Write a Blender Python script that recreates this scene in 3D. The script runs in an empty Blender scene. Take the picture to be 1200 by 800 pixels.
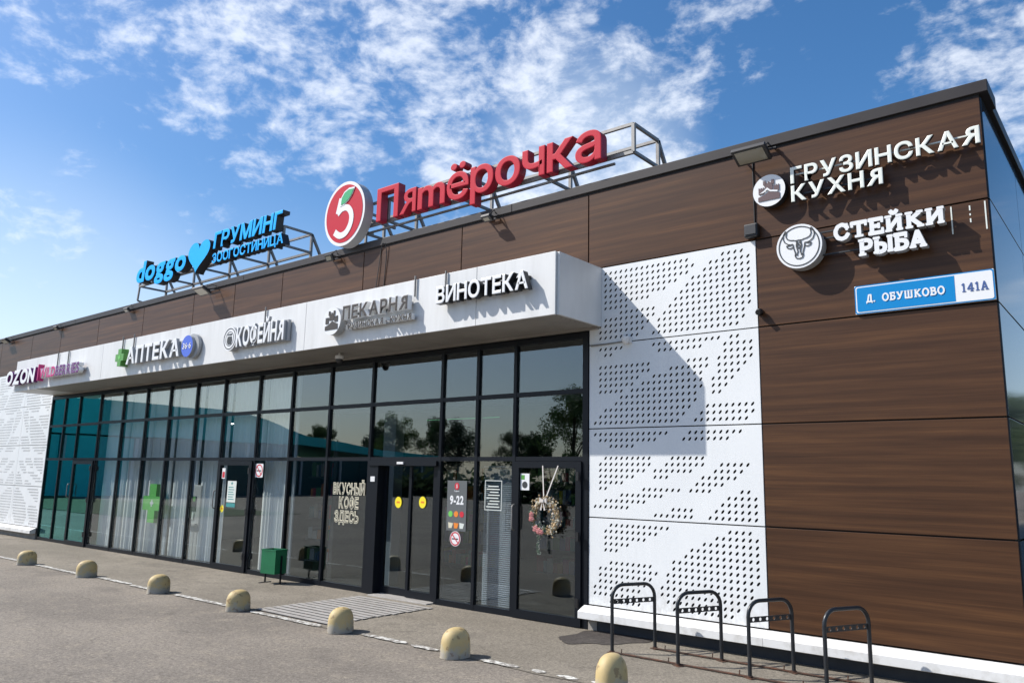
import bpy, bmesh, math, random
from mathutils import Vector, Matrix
R = math.radians
random.seed(7)
sc = bpy.context.scene
C = sc.collection
# ------------------------------------------------------------------ camera
D, CAMH = 8.453, 1.8
yaw, pitch, roll = 0.690367, 0.173536, 0.0205787
cam = bpy.data.cameras.new('camera'); cam.sensor_width = 36.0; cam.lens = 919.776 / 1200 * 36
cam.clip_start = 0.05; cam.clip_end = 3000
co = bpy.data.objects.new('camera', cam); C.objects.link(co)
fw = Vector((-math.sin(yaw) * math.cos(pitch), math.cos(yaw) * math.cos(pitch), math.sin(pitch)))
r0 = Vector((math.cos(yaw), math.sin(yaw), 0)); u0 = r0.cross(fw)
rr = math.cos(roll) * r0 + math.sin(roll) * u0; uu = -math.sin(roll) * r0 + math.cos(roll) * u0
mw = Matrix((( rr.x, uu.x, -fw.x, 0), (rr.y, uu.y, -fw.y, -D), (rr.z, uu.z, -fw.z, CAMH), (0, 0, 0, 1)))
co.matrix_world = mw
sc.camera = co
# ------------------------------------------------------------------ light
sc.view_settings.view_transform = 'Standard'; sc.view_settings.look = 'None'
sc.view_settings.exposure = 0.41; sc.view_settings.gamma = 1.0
sund = Vector((-1.49, -1.0, 1.69)).normalized()
sl = bpy.data.lights.new('sun', 'SUN'); sl.energy = 4.5; sl.angle = R(0.5); sl.color = (1.0, 0.955, 0.89)
so = bpy.data.objects.new('sun', sl); C.objects.link(so)
so.rotation_euler = sund.to_track_quat('Z', 'Y').to_euler()
world = bpy.data.worlds.new("World"); sc.world = world; world.use_nodes = True
wn, wl = world.node_tree.nodes, world.node_tree.links
bg = wn['Background']; bg.inputs[1].default_value = 0.118
sky = wn.new('ShaderNodeTexSky'); sky.sky_type = 'NISHITA'; sky.sun_disc = False
sky.sun_elevation = math.asin(sund.z); sky.sun_rotation = math.atan2(sund.x, sund.y)
sky.altitude = 150; sky.air_density = 1.0; sky.dust_density = 1.3; sky.ozone_density = 3.0
geo = wn.new('ShaderNodeNewGeometry'); neg = wn.new('ShaderNodeVectorMath'); neg.operation = 'SCALE'
tc = wn.new('ShaderNodeTexCoord')
def vm(op, a, b=None):
    n = wn.new('ShaderNodeVectorMath'); n.operation = op
    for i, v in enumerate((a, b)):
        if v is None: continue
        if hasattr(v, 'is_linked'): wl.new(v, n.inputs[i])
        else: n.inputs[i].default_value = v
    return n
def mm(op, a, b=None, c=None, clamp=False):
    n = wn.new('ShaderNodeMath'); n.operation = op; n.use_clamp = clamp
    for i, v in enumerate((a, b, c)):
        if v is None: continue
        if hasattr(v, 'is_linked'): wl.new(v, n.inputs[i])
        else: n.inputs[i].default_value = v
    return n.outputs[0]
def mr(v, a, b, c=0., d=1.):
    n = wn.new('ShaderNodeMapRange'); n.interpolation_type = 'SMOOTHSTEP'; wl.new(v, n.inputs[0])
    for i, x in zip((1, 2, 3, 4), (a, b, c, d)): n.inputs[i].default_value = x
    return n.outputs[0]
dirv = vm('NORMALIZE', tc.outputs['Generated']).outputs[0]
sep = wn.new('ShaderNodeSeparateXYZ'); wl.new(dirv, sep.inputs[0])
zz = mm('MAXIMUM', sep.outputs[2], 0.04)
comb = wn.new('ShaderNodeCombineXYZ')
wl.new(mm('DIVIDE', sep.outputs[0], zz), comb.inputs[0]); wl.new(mm('DIVIDE', sep.outputs[1], zz), comb.inputs[1])
# cloud fields: (direction, angular radius in degrees, density); the unseen sky behind has more, thickened for fill light
def vdir(px, py):
    v = fw + rr * ((px - 600) / 919.776) - uu * ((py - 400) / 919.776)
    return v.normalized()
fields = [((130, 15), 7, .55), ((60, 5), 5, .35), ((245, 65), 5, .55), ((390, 55), 7, .5), ((460, 110), 7, .6), ((520, 40), 7, .7),
          ((560, 90), 8, .7), ((640, 70), 6, .55), ((610, 150), 8, .75), ((690, 170), 7, .9), ((640, 215), 6, .7), ((745, 165), 5, .7),
          ((820, 60), 6, .35), ((770, 105), 5, .4), ((270, 145), 5, .4), ((370, 150), 6, .35), ((1165, 25), 7, .6), ((1190, 110), 5, .5), ((1130, 130), 5, .25),
          ((470, 215), 6, .25), ((900, 15), 5, .3), ((30, 285), 5, .35), ((8, 286), 3, .3), ((215, 285), 4, .35), ((120, 185), 2.5, .45), ((590, 190), 5, .5), ((680, 215), 5, .6), ((330, 60), 6, .35), ((560, -260), 22, .45), ((1600, -50), 18, .5), ((-400, -100), 16, .4)]
mask = None
for (px, py), rad, amp in fields:
    d = vm('DOT_PRODUCT', dirv, vdir(px, py)).outputs['Value']
    f = mr(d, math.cos(R(rad * 1.25)), math.cos(R(rad * 0.1)), 0., amp * .86)
    mask = f if mask is None else mm('ADD', mask, f)
lowm = wn.new('ShaderNodeTexNoise'); lowm.inputs['Scale'].default_value = 0.9; lowm.inputs['Detail'].default_value = 2
wl.new(comb.outputs[0], lowm.inputs['Vector'])
back = mr(mm('MULTIPLY', vm('DOT_PRODUCT', dirv, (-fw.x, -fw.y, 0)).outputs['Value'], 1.0), -0.1, 0.5, 0.0, 0.95)  # extra clouds out of view behind the camera, added to brighten the fill
mask = mm('ADD', mask, mm('MULTIPLY', back, mr(lowm.outputs[0], 0.45, 0.7)))
mask = mm('MINIMUM', mask, 1.05)
warp = wn.new('ShaderNodeTexNoise'); warp.inputs['Scale'].default_value = 9; warp.inputs['Detail'].default_value = 3
wl.new(dirv, warp.inputs['Vector'])
flat = vm('MULTIPLY', dirv, (1.0, 1.0, 1.7)).outputs[0]
wv = vm('ADD', flat, vm('SCALE', warp.outputs['Color']).outputs[0])
wv.inputs[1].links[0].from_node.inputs['Scale'].default_value = 0.045
n1 = wn.new('ShaderNodeTexNoise'); n1.inputs['Scale'].default_value = 12.5; n1.inputs['Detail'].default_value = 9; n1.inputs['Roughness'].default_value = 0.52
n1.inputs['Lacunarity'].default_value = 2.3
wl.new(wv.outputs[0], n1.inputs['Vector'])
n2 = wn.new('ShaderNodeTexNoise'); n2.inputs['Scale'].default_value = 42; n2.inputs['Detail'].default_value = 6; n2.inputs['Roughness'].default_value = 0.6
wl.new(wv.outputs[0], n2.inputs['Vector'])
nz = mm('ADD', mm('MULTIPLY', n1.outputs[0], 0.57), mm('MULTIPLY', n2.outputs[0], 0.43))
thr = mm('SUBTRACT', 0.645, mm('MULTIPLY', mask, 0.17))
cl = mr(mm('SUBTRACT', nz, thr), -0.075, 0.19)
cl = mm('MULTIPLY', cl, mr(sep.outputs[2], 0.03, 0.15))
cl = mm('MULTIPLY', cl, mr(mask, 0.03, 0.35))
mixc = wn.new('ShaderNodeMix'); mixc.data_type = 'RGBA'
wl.new(mm('MULTIPLY', cl, 0.66), mixc.inputs[0])
hs = wn.new('ShaderNodeHueSaturation'); hs.inputs['Saturation'].default_value = 1.27; hs.inputs['Value'].default_value = 1.04
wl.new(sky.outputs[0], hs.inputs['Color'])
hz = wn.new('ShaderNodeMix'); hz.data_type = 'RGBA'; wl.new(mm('MULTIPLY', mr(sep.outputs[2], 0.36, 0.0), 0.40), hz.inputs[0])
veil = mr(vm('DOT_PRODUCT', dirv, vdir(10, 395)).outputs['Value'], math.cos(R(15)), math.cos(R(1)), 0., 0.20)
veil = mm('ADD', veil, mr(vm('DOT_PRODUCT', dirv, vdir(690, 185)).outputs['Value'], math.cos(R(9)), math.cos(R(1)), 0., 0.30))
wl.new(mm('ADD', mm('MULTIPLY', mr(sep.outputs[2], 0.36, 0.0), 0.40), veil, clamp=True), hz.inputs[0])
wl.new(hs.outputs[0], hz.inputs[6]); hz.inputs[7].default_value = (6.6, 7.3, 8.0, 1)
wl.new(hz.outputs[2], mixc.inputs[6]); mixc.inputs[7].default_value = (7.6, 7.9, 8.4, 1)
wl.new(mixc.outputs[2], bg.inputs[0])
sc.render.film_transparent = False
sc.cycles.max_bounces = 8; sc.cycles.transparent_max_bounces = 16
sc.cycles.caustics_reflective = False; sc.cycles.caustics_refractive = False
sc.cycles.use_denoising = True

# ------------------------------------------------------------------ materials
M = {}
def mat(name, col, rough=0.6, metal=0.0, spec=0.5, noise=None, bump=0.0, bscale=50, coat=0.0, emit=None, estr=0.0, nstretch=(1, 1, 1)):
    m = bpy.data.materials.new(name); m.use_nodes = True; nt = m.node_tree; b = nt.nodes['Principled BSDF']
    b.inputs['Base Color'].default_value = (*col, 1); b.inputs['Roughness'].default_value = rough
    b.inputs['Metallic'].default_value = metal; b.inputs['Specular IOR Level'].default_value = spec
    b.inputs['Coat Weight'].default_value = coat
    if emit: b.inputs['Emission Color'].default_value = (*emit, 1); b.inputs['Emission Strength'].default_value = estr
    L = nt.links
    if noise or bump:
        t = nt.nodes.new('ShaderNodeTexCoord'); mp = nt.nodes.new('ShaderNodeMapping'); mp.inputs['Scale'].default_value = nstretch
        L.new(t.outputs['Object'], mp.inputs[0])
    if noise:
        col2, scale, lo, hi = noise
        n = nt.nodes.new('ShaderNodeTexNoise'); n.inputs['Scale'].default_value = scale; n.inputs['Detail'].default_value = 8; n.inputs['Roughness'].default_value = .65
        L.new(mp.outputs[0], n.inputs['Vector'])
        rp = nt.nodes.new('ShaderNodeValToRGB'); rp.color_ramp.elements[0].position = lo; rp.color_ramp.elements[1].position = hi
        rp.color_ramp.elements[0].color = (*col, 1); rp.color_ramp.elements[1].color = (*col2, 1)
        L.new(n.outputs[0], rp.inputs[0]); L.new(rp.outputs[0], b.inputs['Base Color'])
    if bump:
        n = nt.nodes.new('ShaderNodeTexNoise'); n.inputs['Scale'].default_value = bscale; n.inputs['Detail'].default_value = 5
        L.new(mp.outputs[0], n.inputs['Vector'])
        bp = nt.nodes.new('ShaderNodeBump'); bp.inputs['Strength'].default_value = bump; bp.inputs['Distance'].default_value = 0.01
        L.new(n.outputs[0], bp.inputs['Height']); L.new(bp.outputs[0], b.inputs['Normal'])
    M[name] = m
    return m
def nodes_of(m): return m.node_tree.nodes, m.node_tree.links, m.node_tree.nodes['Principled BSDF']
mat('white_panel', (.70, .72, .73), .42, noise=((.76, .775, .78), 1.3, .35, .65), nstretch=(1, 1, .35))
mat('white_trim', (.72, .72, .71), .45, noise=((.64, .64, .62), 6, .5, .8))
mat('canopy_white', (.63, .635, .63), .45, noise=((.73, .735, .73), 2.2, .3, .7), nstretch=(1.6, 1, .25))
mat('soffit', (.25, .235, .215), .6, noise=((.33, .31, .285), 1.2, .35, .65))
mat('coping', (.028, .024, .025), .5, spec=.3, noise=((.038, .034, .034), 2, .3, .7))
mat('dark_joint', (.012, .012, .013), .8)
mat('plinth_dark', (.02, .025, .035), .6, noise=((.035, .038, .045), 5, .4, .7))
mat('concrete', (.24, .225, .205), .85, noise=((.33, .31, .28), 4, .35, .7), bump=.4, bscale=60)
mat('frame_dark', (.007, .009, .013), .38, spec=.22)
mat('side_glossy', (.022, .034, .05), .07, spec=.28)
mat('metal_grey', (.24, .235, .225), .5, metal=.3, noise=((.15, .12, .10), 9, .5, .75))
mat('floodlight', (.03, .03, .032), .45)
mat('lens', (.30, .28, .22), .15)
mat('black_plastic', (.012, .012, .013), .4)
mat('white_plastic', (.75, .75, .75), .4)
mat('bin_green', (.01, .13, .055), .35, noise=((.015, .17, .07), 5, .3, .7))
mat('bin_inside', (.004, .03, .015), .7)
mat('rack_metal', (.014, .017, .021), .35, spec=.45, noise=((.028, .028, .03), 12, .4, .8))
mat('rusty', (.05, .03, .02), .85, noise=((.13, .05, .025), 14, .4, .7))
mat('slat', (.40, .385, .36), .75, noise=((.27, .25, .23), 7, .35, .7), nstretch=(.5, 3, 1), bump=.3, bscale=40)
mat('letter_white', (.76, .77, .78), .4)
mat('letter_grey_side', (.36, .37, .38), .5)
mat('letter_dark_side', (.02, .021, .024), .5)
mat('letter_bronze', (.06, .052, .048), .5, spec=.3)
mat('letter_ivory', (.74, .77, .71), .4)
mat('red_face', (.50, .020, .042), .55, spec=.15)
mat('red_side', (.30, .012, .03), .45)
mat('leaf_green', (.02, .36, .13), .4)
mat('blue_face', (.0, .42, 1.0), .5, spec=.2)
mat('sign_blue', (.004, .22, .54), .45, spec=.2)
mat('navy', (.05, .10, .28), .5)
mat('medical_green', (.09, .30, .05), .4)
mat('cross_bright', (.16, .55, .11), .4)
mat('round_blue', (.06, .13, .60), .4)
mat('magenta', (.50, .015, .16), .4)
mat('purple', (.13, .02, .15), .45)
mat('cream', (.62, .58, .44), .6)
mat('yellow', (.85, .70, .02), .5)
mat('poster_grey', (.10, .11, .115), .6)
mat('paper', (.62, .66, .62), .6)
mat('teal_print', (.04, .25, .25), .6)
mat('orange', (.75, .22, .02), .6)
mat('print_red', (.55, .02, .04), .5)
mat('print_dark', (.03, .035, .04), .6)
mat('curtain', (.80, .82, .82), .8, noise=((.72, .74, .75), 3, .4, .7), nstretch=(3, 3, .2))
mat('blind', (.80, .80, .82), .5)
mat('interior_dark', (.045, .045, .05), .8)
mat('interior_floor', (.14, .13, .12), .5)
mat('interior_white', (.62, .63, .62), .6)
mat('shelf_grey', (.14, .15, .15), .6)
mat('bulb', (.9, .9, .85), .4, emit=(1, .97, .9), estr=9)
mat('green_led', (.1, .6, .2), .4, emit=(.15, 1, .35), estr=.35)
mat('ribbon', (.60, .56, .52), .5)
mat('flower_tan', (.36, .24, .12), .8, noise=((.50, .38, .22), 40, .3, .7))
mat('flower_pink', (.62, .22, .22), .7, noise=((.7, .38, .36), 30, .3, .7))
mat('flower_green', (.04, .09, .05), .7, noise=((.12, .17, .12), 30, .3, .7))
mat('flower_grey', (.30, .31, .28), .7)
mat('bark', (.08, .06, .045), .9, noise=((.13, .10, .075), 8, .3, .7), bump=.6, bscale=20)
mat('foliage', (.075, .12, .035), .6, noise=((.12, .16, .06), .6, .3, .7))
mat('foliage_dark', (.045, .075, .035), .6, noise=((.07, .11, .045), .8, .3, .7))
mat('foliage_light', (.09, .15, .035), .6, noise=((.13, .19, .06), .6, .3, .7))
for nm_ in ('foliage', 'foliage_dark', 'foliage_light'):
    m_ = M[nm_]; n_, L_, b_ = nodes_of(m_); tl = n_.new('ShaderNodeBsdfTranslucent'); ms = n_.new('ShaderNodeMixShader'); ms.inputs[0].default_value = .4
    L_.new(b_.inputs['Base Color'].links[0].from_socket, tl.inputs['Color']); L_.new(b_.outputs[0], ms.inputs[1]); L_.new(tl.outputs[0], ms.inputs[2]); L_.new(ms.outputs[0], n_['Material Output'].inputs[0])
mat('grass', (.025, .055, .012), .9, noise=((.045, .085, .02), 3, .3, .7))
mat('teal_cladding', (.06, .70, .68), .5, noise=((.08, .78, .75), .5, .3, .7))
mat('teal_dark', (.01, .10, .11), .25)
mat('atm_grey', (.45, .45, .44), .45)
mat('atm_screen', (.02, .03, .03), .2)
mat('cable', (.015, .015, .016), .6)
mat('roofing', (.12, .12, .12), .8)

def weather(name, st, lo, hi, amt, col, z0=None, z1=None):
    """dirt runs (and, with z0/z1, splashes that thin out upwards) over a painted sheet"""
    n, L, b = nodes_of(M[name]); src = b.inputs['Base Color'].links[0].from_socket
    t = n.new('ShaderNodeTexCoord'); mp = n.new('ShaderNodeMapping'); mp.inputs['Scale'].default_value = st; L.new(t.outputs['Object'], mp.inputs[0])
    x = n.new('ShaderNodeTexNoise'); x.inputs['Scale'].default_value = 1; x.inputs['Detail'].default_value = 6; x.inputs['Roughness'].default_value = .6; L.new(mp.outputs[0], x.inputs['Vector'])
    r = n.new('ShaderNodeMapRange'); L.new(x.outputs[0], r.inputs[0]); r.inputs[1].default_value = lo; r.inputs[2].default_value = hi; r.inputs[4].default_value = amt
    f = r.outputs[0]
    if z0 is not None:
        se = n.new('ShaderNodeSeparateXYZ'); L.new(t.outputs['Object'], se.inputs[0]); q = n.new('ShaderNodeMapRange'); L.new(se.outputs[2], q.inputs[0]); q.inputs[1].default_value = z1; q.inputs[2].default_value = z0
        k = n.new('ShaderNodeMath'); k.operation = 'MULTIPLY'; L.new(f, k.inputs[0]); L.new(q.outputs[0], k.inputs[1]); f = k.outputs[0]
    m = n.new('ShaderNodeMix'); m.data_type = 'RGBA'; L.new(f, m.inputs[0]); L.new(src, m.inputs[6]); m.inputs[7].default_value = (*col, 1); L.new(m.outputs[2], b.inputs['Base Color'])
weather('canopy_white', (9, 1, .7), .52, .72, .14, (.36, .34, .30))
weather('white_panel', (7, 1, .5), .55, .75, .10, (.40, .38, .34))
weather('white_panel', (14, 1, 9), .42, .62, .40, (.33, .29, .24), .25, .75)
weather('white_trim', (6, 3, 6), .48, .68, .45, (.36, .33, .28))
def wood():
    m = mat('wood_cladding', (.1, .05, .03), .5, spec=.14, coat=.26); m.node_tree.nodes['Principled BSDF'].inputs['Coat Roughness'].default_value = .32; n, L, b = nodes_of(m)
    t = n.new('ShaderNodeTexCoord'); oi = n.new('ShaderNodeObjectInfo')
    sc_ = n.new('ShaderNodeVectorMath'); sc_.operation = 'SCALE'; sc_.inputs['Scale'].default_value = 37.0
    cx = n.new('ShaderNodeCombineXYZ'); L.new(oi.outputs['Random'], cx.inputs[0]); L.new(oi.outputs['Random'], cx.inputs[2]); L.new(cx.outputs[0], sc_.inputs[0])
    ad = n.new('ShaderNodeVectorMath'); L.new(t.outputs['Object'], ad.inputs[0]); L.new(sc_.outputs[0], ad.inputs[1])
    def nz(scale, st, det, rg):
        mp = n.new('ShaderNodeMapping'); mp.inputs['Scale'].default_value = st; L.new(ad.outputs[0], mp.inputs[0])
        x = n.new('ShaderNodeTexNoise'); x.inputs['Scale'].default_value = scale; x.inputs['Detail'].default_value = det; x.inputs['Roughness'].default_value = rg
        x.inputs['Distortion'].default_value = .12; L.new(mp.outputs[0], x.inputs['Vector']); return x.outputs[0]
    a = nz(1.0, (.42, 1, 15), 4, .5); c = nz(1.0, (1.6, 1, 90), 5, .6)
    s = n.new('ShaderNodeMath'); s.operation = 'MULTIPLY_ADD'; L.new(c, s.inputs[0]); s.inputs[1].default_value = .32
    k = n.new('ShaderNodeMath'); k.operation = 'MULTIPLY'; L.new(a, k.inputs[0]); k.inputs[1].default_value = .68; L.new(k.outputs[0], s.inputs[2])
    rp = n.new('ShaderNodeValToRGB'); e = rp.color_ramp.elements
    e[0].position = .36; e[0].color = (.044, .020, .0095, 1); e[1].position = .66; e[1].color = (.112, .051, .021, 1)
    x = e.new(.47); x.color = (.060, .027, .0125, 1); x = e.new(.56); x.color = (.079, .036, .0158, 1)
    L.new(s.outputs[0], rp.inputs[0]); L.new(rp.outputs[0], b.inputs['Base Color'])
    bp = n.new('ShaderNodeBump'); bp.inputs['Strength'].default_value = .08; bp.inputs['Distance'].default_value = .004; L.new(c, bp.inputs['Height']); L.new(bp.outputs[0], b.inputs['Normal'])
wood()

def asphalt(name, c0, c1, cs, spk):
    m = mat(name, c0, .88, spec=.3); n, L, b = nodes_of(m)
    t = n.new('ShaderNodeTexCoord')
    def nz(scale, det, rg=.6, st=None):
        x = n.new('ShaderNodeTexNoise'); x.inputs['Scale'].default_value = scale; x.inputs['Detail'].default_value = det; x.inputs['Roughness'].default_value = rg
        if st:
            mp = n.new('ShaderNodeMapping'); mp.inputs['Scale'].default_value = st; L.new(t.outputs['Object'], mp.inputs[0]); L.new(mp.outputs[0], x.inputs['Vector'])
        else: L.new(t.outputs['Object'], x.inputs['Vector'])
        return x.outputs[0]
    def mx(f, a, bb, typ='MIX'):
        x = n.new('ShaderNodeMix'); x.data_type = 'RGBA'; x.blend_type = typ
        if hasattr(f, 'is_linked'): L.new(f, x.inputs[0])
        else: x.inputs[0].default_value = f
        for i, v in ((6, a), (7, bb)):
            if hasattr(v, 'is_linked'): L.new(v, x.inputs[i])
            else: x.inputs[i].default_value = (*v, 1)
        return x.outputs[2]
    def rng(v, a, bb):
        x = n.new('ShaderNodeMapRange'); L.new(v, x.inputs[0]); x.inputs[1].default_value = a; x.inputs[2].default_value = bb; return x.outputs[0]
    big = rng(nz(.45, 6, .6, (.6, 1, 1)), .42, .58)
    col = mx(big, c0, c1)
    med = rng(nz(3.5, 8, .7), .5, .72)
    col = mx(med, col, cs)
    v = n.new('ShaderNodeTexVoronoi'); v.inputs['Scale'].default_value = spk; L.new(t.outputs['Object'], v.inputs['Vector'])
    sp = n.new('ShaderNodeSeparateColor'); L.new(v.outputs['Color'], sp.inputs[0])
    st = rng(sp.outputs[0], 0, 1)
    g = n.new('ShaderNodeValToRGB'); g.color_ramp.elements[0].color = (.68, .67, .66, 1); g.color_ramp.elements[1].color = (1.32, 1.30, 1.28, 1)
    L.new(st, g.inputs[0])
    col = mx(.8, col, g.outputs[0], 'MULTIPLY')
    g2 = n.new('ShaderNodeMapRange'); L.new(nz(spk * .28, 3, .7), g2.inputs[0]); g2.inputs[1].default_value = .35; g2.inputs[2].default_value = .65; g2.inputs[3].default_value = .78; g2.inputs[4].default_value = 1.22
    cc = n.new('ShaderNodeCombineColor')
    for q_ in range(3): L.new(g2.outputs[0], cc.inputs[q_])
    col = mx(1.0, col, cc.outputs[0], 'MULTIPLY')
    fine = nz(spk * 1.3, 4)
    bp = n.new('ShaderNodeBump'); bp.inputs['Strength'].default_value = .55; bp.inputs['Distance'].default_value = .006
    L.new(fine, bp.inputs['Height']); L.new(bp.outputs[0], b.inputs['Normal'])
    # cracks
    cv = n.new('ShaderNodeTexVoronoi'); cv.feature = 'DISTANCE_TO_EDGE'; cv.inputs['Scale'].default_value = .38
    wz = n.new('ShaderNodeTexNoise'); wz.inputs['Scale'].default_value = 2.2; wz.inputs['Detail'].default_value = 6; L.new(t.outputs['Object'], wz.inputs['Vector'])
    va = n.new('ShaderNodeVectorMath'); va.operation = 'MULTIPLY_ADD'; L.new(wz.outputs['Color'], va.inputs[0]); va.inputs[1].default_value = (.8, .8, .8); L.new(t.outputs['Object'], va.inputs[2])
    L.new(va.outputs[0], cv.inputs['Vector'])
    cr = n.new('ShaderNodeMapRange'); L.new(cv.outputs['Distance'], cr.inputs[0]); cr.inputs[1].default_value = 0.002; cr.inputs[2].default_value = .010; cr.inputs[3].default_value = .45; cr.inputs[4].default_value = 0
    crm = n.new('ShaderNodeMath'); crm.operation = 'MULTIPLY'; L.new(cr.outputs[0], crm.inputs[0]); L.new(rng(nz(.8, 2), .5, .65), crm.inputs[1])
    col = mx(crm.outputs[0], col, (.05, .045, .04))
    ov = rng(nz(.75, 5, .55, (1, 1.4, 1)), .60, .70); om = n.new('ShaderNodeMath'); om.operation = 'MULTIPLY'; L.new(ov, om.inputs[0]); om.inputs[1].default_value = .30
    col = mx(om.outputs[0], col, (.075, .066, .058))
    ds = rng(nz(9, 3, .5), .70, .76); dm = n.new('ShaderNodeMath'); dm.operation = 'MULTIPLY'; L.new(ds, dm.inputs[0]); dm.inputs[1].default_value = .45
    col = mx(dm.outputs[0], col, (.06, .052, .045))
    L.new(col, b.inputs['Base Color'])
asphalt('asphalt', (.178, .158, .133), (.235, .208, .173), (.26, .228, .182), 85)
asphalt('pavement', (.19, .170, .138), (.245, .22, .180), (.16, .143, .117), 110)
asphalt('patch', (.055, .048, .044), (.075, .066, .06), (.09, .08, .07), 60)

def paint_line():
    m = mat('line_paint', (.62, .61, .57), .7); n, L, b = nodes_of(m)
    t = n.new('ShaderNodeTexCoord'); x = n.new('ShaderNodeTexNoise'); x.inputs['Scale'].default_value = 14; x.inputs['Detail'].default_value = 7; x.inputs['Roughness'].default_value = .75
    L.new(t.outputs['Object'], x.inputs['Vector'])
    rp = n.new('ShaderNodeValToRGB'); rp.color_ramp.elements[0].position = .46; rp.color_ramp.elements[1].position = .56
    rp.color_ramp.elements[0].color = (.22, .20, .175, 1); rp.color_ramp.elements[1].color = (.66, .65, .60, 1)
    L.new(x.outputs[0], rp.inputs[0]); L.new(rp.outputs[0], b.inputs['Base Color'])
paint_line()

def bollard_mat():
    m = mat('bollard_paint', (.45, .37, .17), .6); n, L, b = nodes_of(m)
    t = n.new('ShaderNodeTexCoord'); oi = n.new('ShaderNodeObjectInfo')
    ad = n.new('ShaderNodeVectorMath'); L.new(t.outputs['Object'], ad.inputs[0])
    sx = n.new('ShaderNodeMath'); sx.operation = 'MULTIPLY'; L.new(oi.outputs['Random'], sx.inputs[0]); sx.inputs[1].default_value = 50; L.new(sx.outputs[0], ad.inputs[1])
    x = n.new('ShaderNodeTexNoise'); x.inputs['Scale'].default_value = 9; x.inputs['Detail'].default_value = 8; x.inputs['Roughness'].default_value = .7; L.new(ad.outputs[0], x.inputs['Vector'])
    se = n.new('ShaderNodeSeparateXYZ'); L.new(t.outputs['Object'], se.inputs[0])
    h = n.new('ShaderNodeMapRange'); L.new(se.outputs[2], h.inputs[0]); h.inputs[1].default_value = .02; h.inputs[2].default_value = .16; h.inputs[3].default_value = .30; h.inputs[4].default_value = -.02
    s = n.new('ShaderNodeMath'); s.operation = 'ADD'; L.new(x.outputs[0], s.inputs[0]); L.new(h.outputs[0], s.inputs[1])
    rp = n.new('ShaderNodeValToRGB'); e = rp.color_ramp.elements
    e[0].position = .42; e[0].color = (.52, .395, .18, 1); e[1].position = .78; e[1].color = (.36, .33, .28, 1)
    q = e.new(.56); q.color = (.48, .37, .185, 1); q = e.new(.66); q.color = (.42, .37, .25, 1)
    L.new(s.outputs[0], rp.inputs[0])
    y = n.new('ShaderNodeTexNoise'); y.inputs['Scale'].default_value = 16; y.inputs['Detail'].default_value = 6; L.new(ad.outputs[0], y.inputs['Vector'])
    c = n.new('ShaderNodeMapRange'); L.new(y.outputs[0], c.inputs[0]); c.inputs[1].default_value = .60; c.inputs[2].default_value = .66; c.inputs[4].default_value = .55
    mx = n.new('ShaderNodeMix'); mx.data_type = 'RGBA'; L.new(c.outputs[0], mx.inputs[0]); L.new(rp.outputs[0], mx.inputs[6]); mx.inputs[7].default_value = (.16, .085, .04, 1)
    L.new(mx.outputs[2], b.inputs['Base Color'])
    bp = n.new('ShaderNodeBump'); bp.inputs['Strength'].default_value = .5; bp.inputs['Distance'].default_value = .006; L.new(x.outputs[0], bp.inputs['Height']); L.new(bp.outputs[0], b.inputs['Normal'])
bollard_mat()

def glass(name, tint, base, gcol=(.86, .93, .95)):
    m = bpy.data.materials.new(name); m.use_nodes = True; n, L = m.node_tree.nodes, m.node_tree.links
    n.remove(n['Principled BSDF'])
    tr = n.new('ShaderNodeBsdfTransparent'); tr.inputs[0].default_value = (*tint, 1)
    gl = n.new('ShaderNodeBsdfGlossy'); gl.inputs['Roughness'].default_value = 0.0; gl.inputs['Color'].default_value = (*gcol, 1)
    lw = n.new('ShaderNodeFresnel'); gm_ = n.new('ShaderNodeNewGeometry'); io = n.new('ShaderNodeMapRange'); L.new(gm_.outputs['Backfacing'], io.inputs[0])
    io.inputs[3].default_value = 1.5; io.inputs[4].default_value = 1 / 1.5; L.new(io.outputs[0], lw.inputs['IOR'])   # same reflectance entering and leaving the pane
    ad = n.new('ShaderNodeMath'); ad.operation = 'ADD'; ad.use_clamp = True; L.new(lw.outputs[0], ad.inputs[0]); ad.inputs[1].default_value = base
    mx = n.new('ShaderNodeMixShader'); L.new(ad.outputs[0], mx.inputs[0]); L.new(tr.outputs[0], mx.inputs[1]); L.new(gl.outputs[0], mx.inputs[2])
    L.new(mx.outputs[0], n['Material Output'].inputs[0]); M[name] = m
mat('castle', (.10, .06, .065), .5)
mat('letter_light_side', (.75, .76, .76), .5)
glass('glass', (.93, .955, .95), .05)
glass('glass_dark', (.66, .70, .72), .06)
glass('glass_teal', (.45, .70, .68), .20, (.42, .90, .92))

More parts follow.
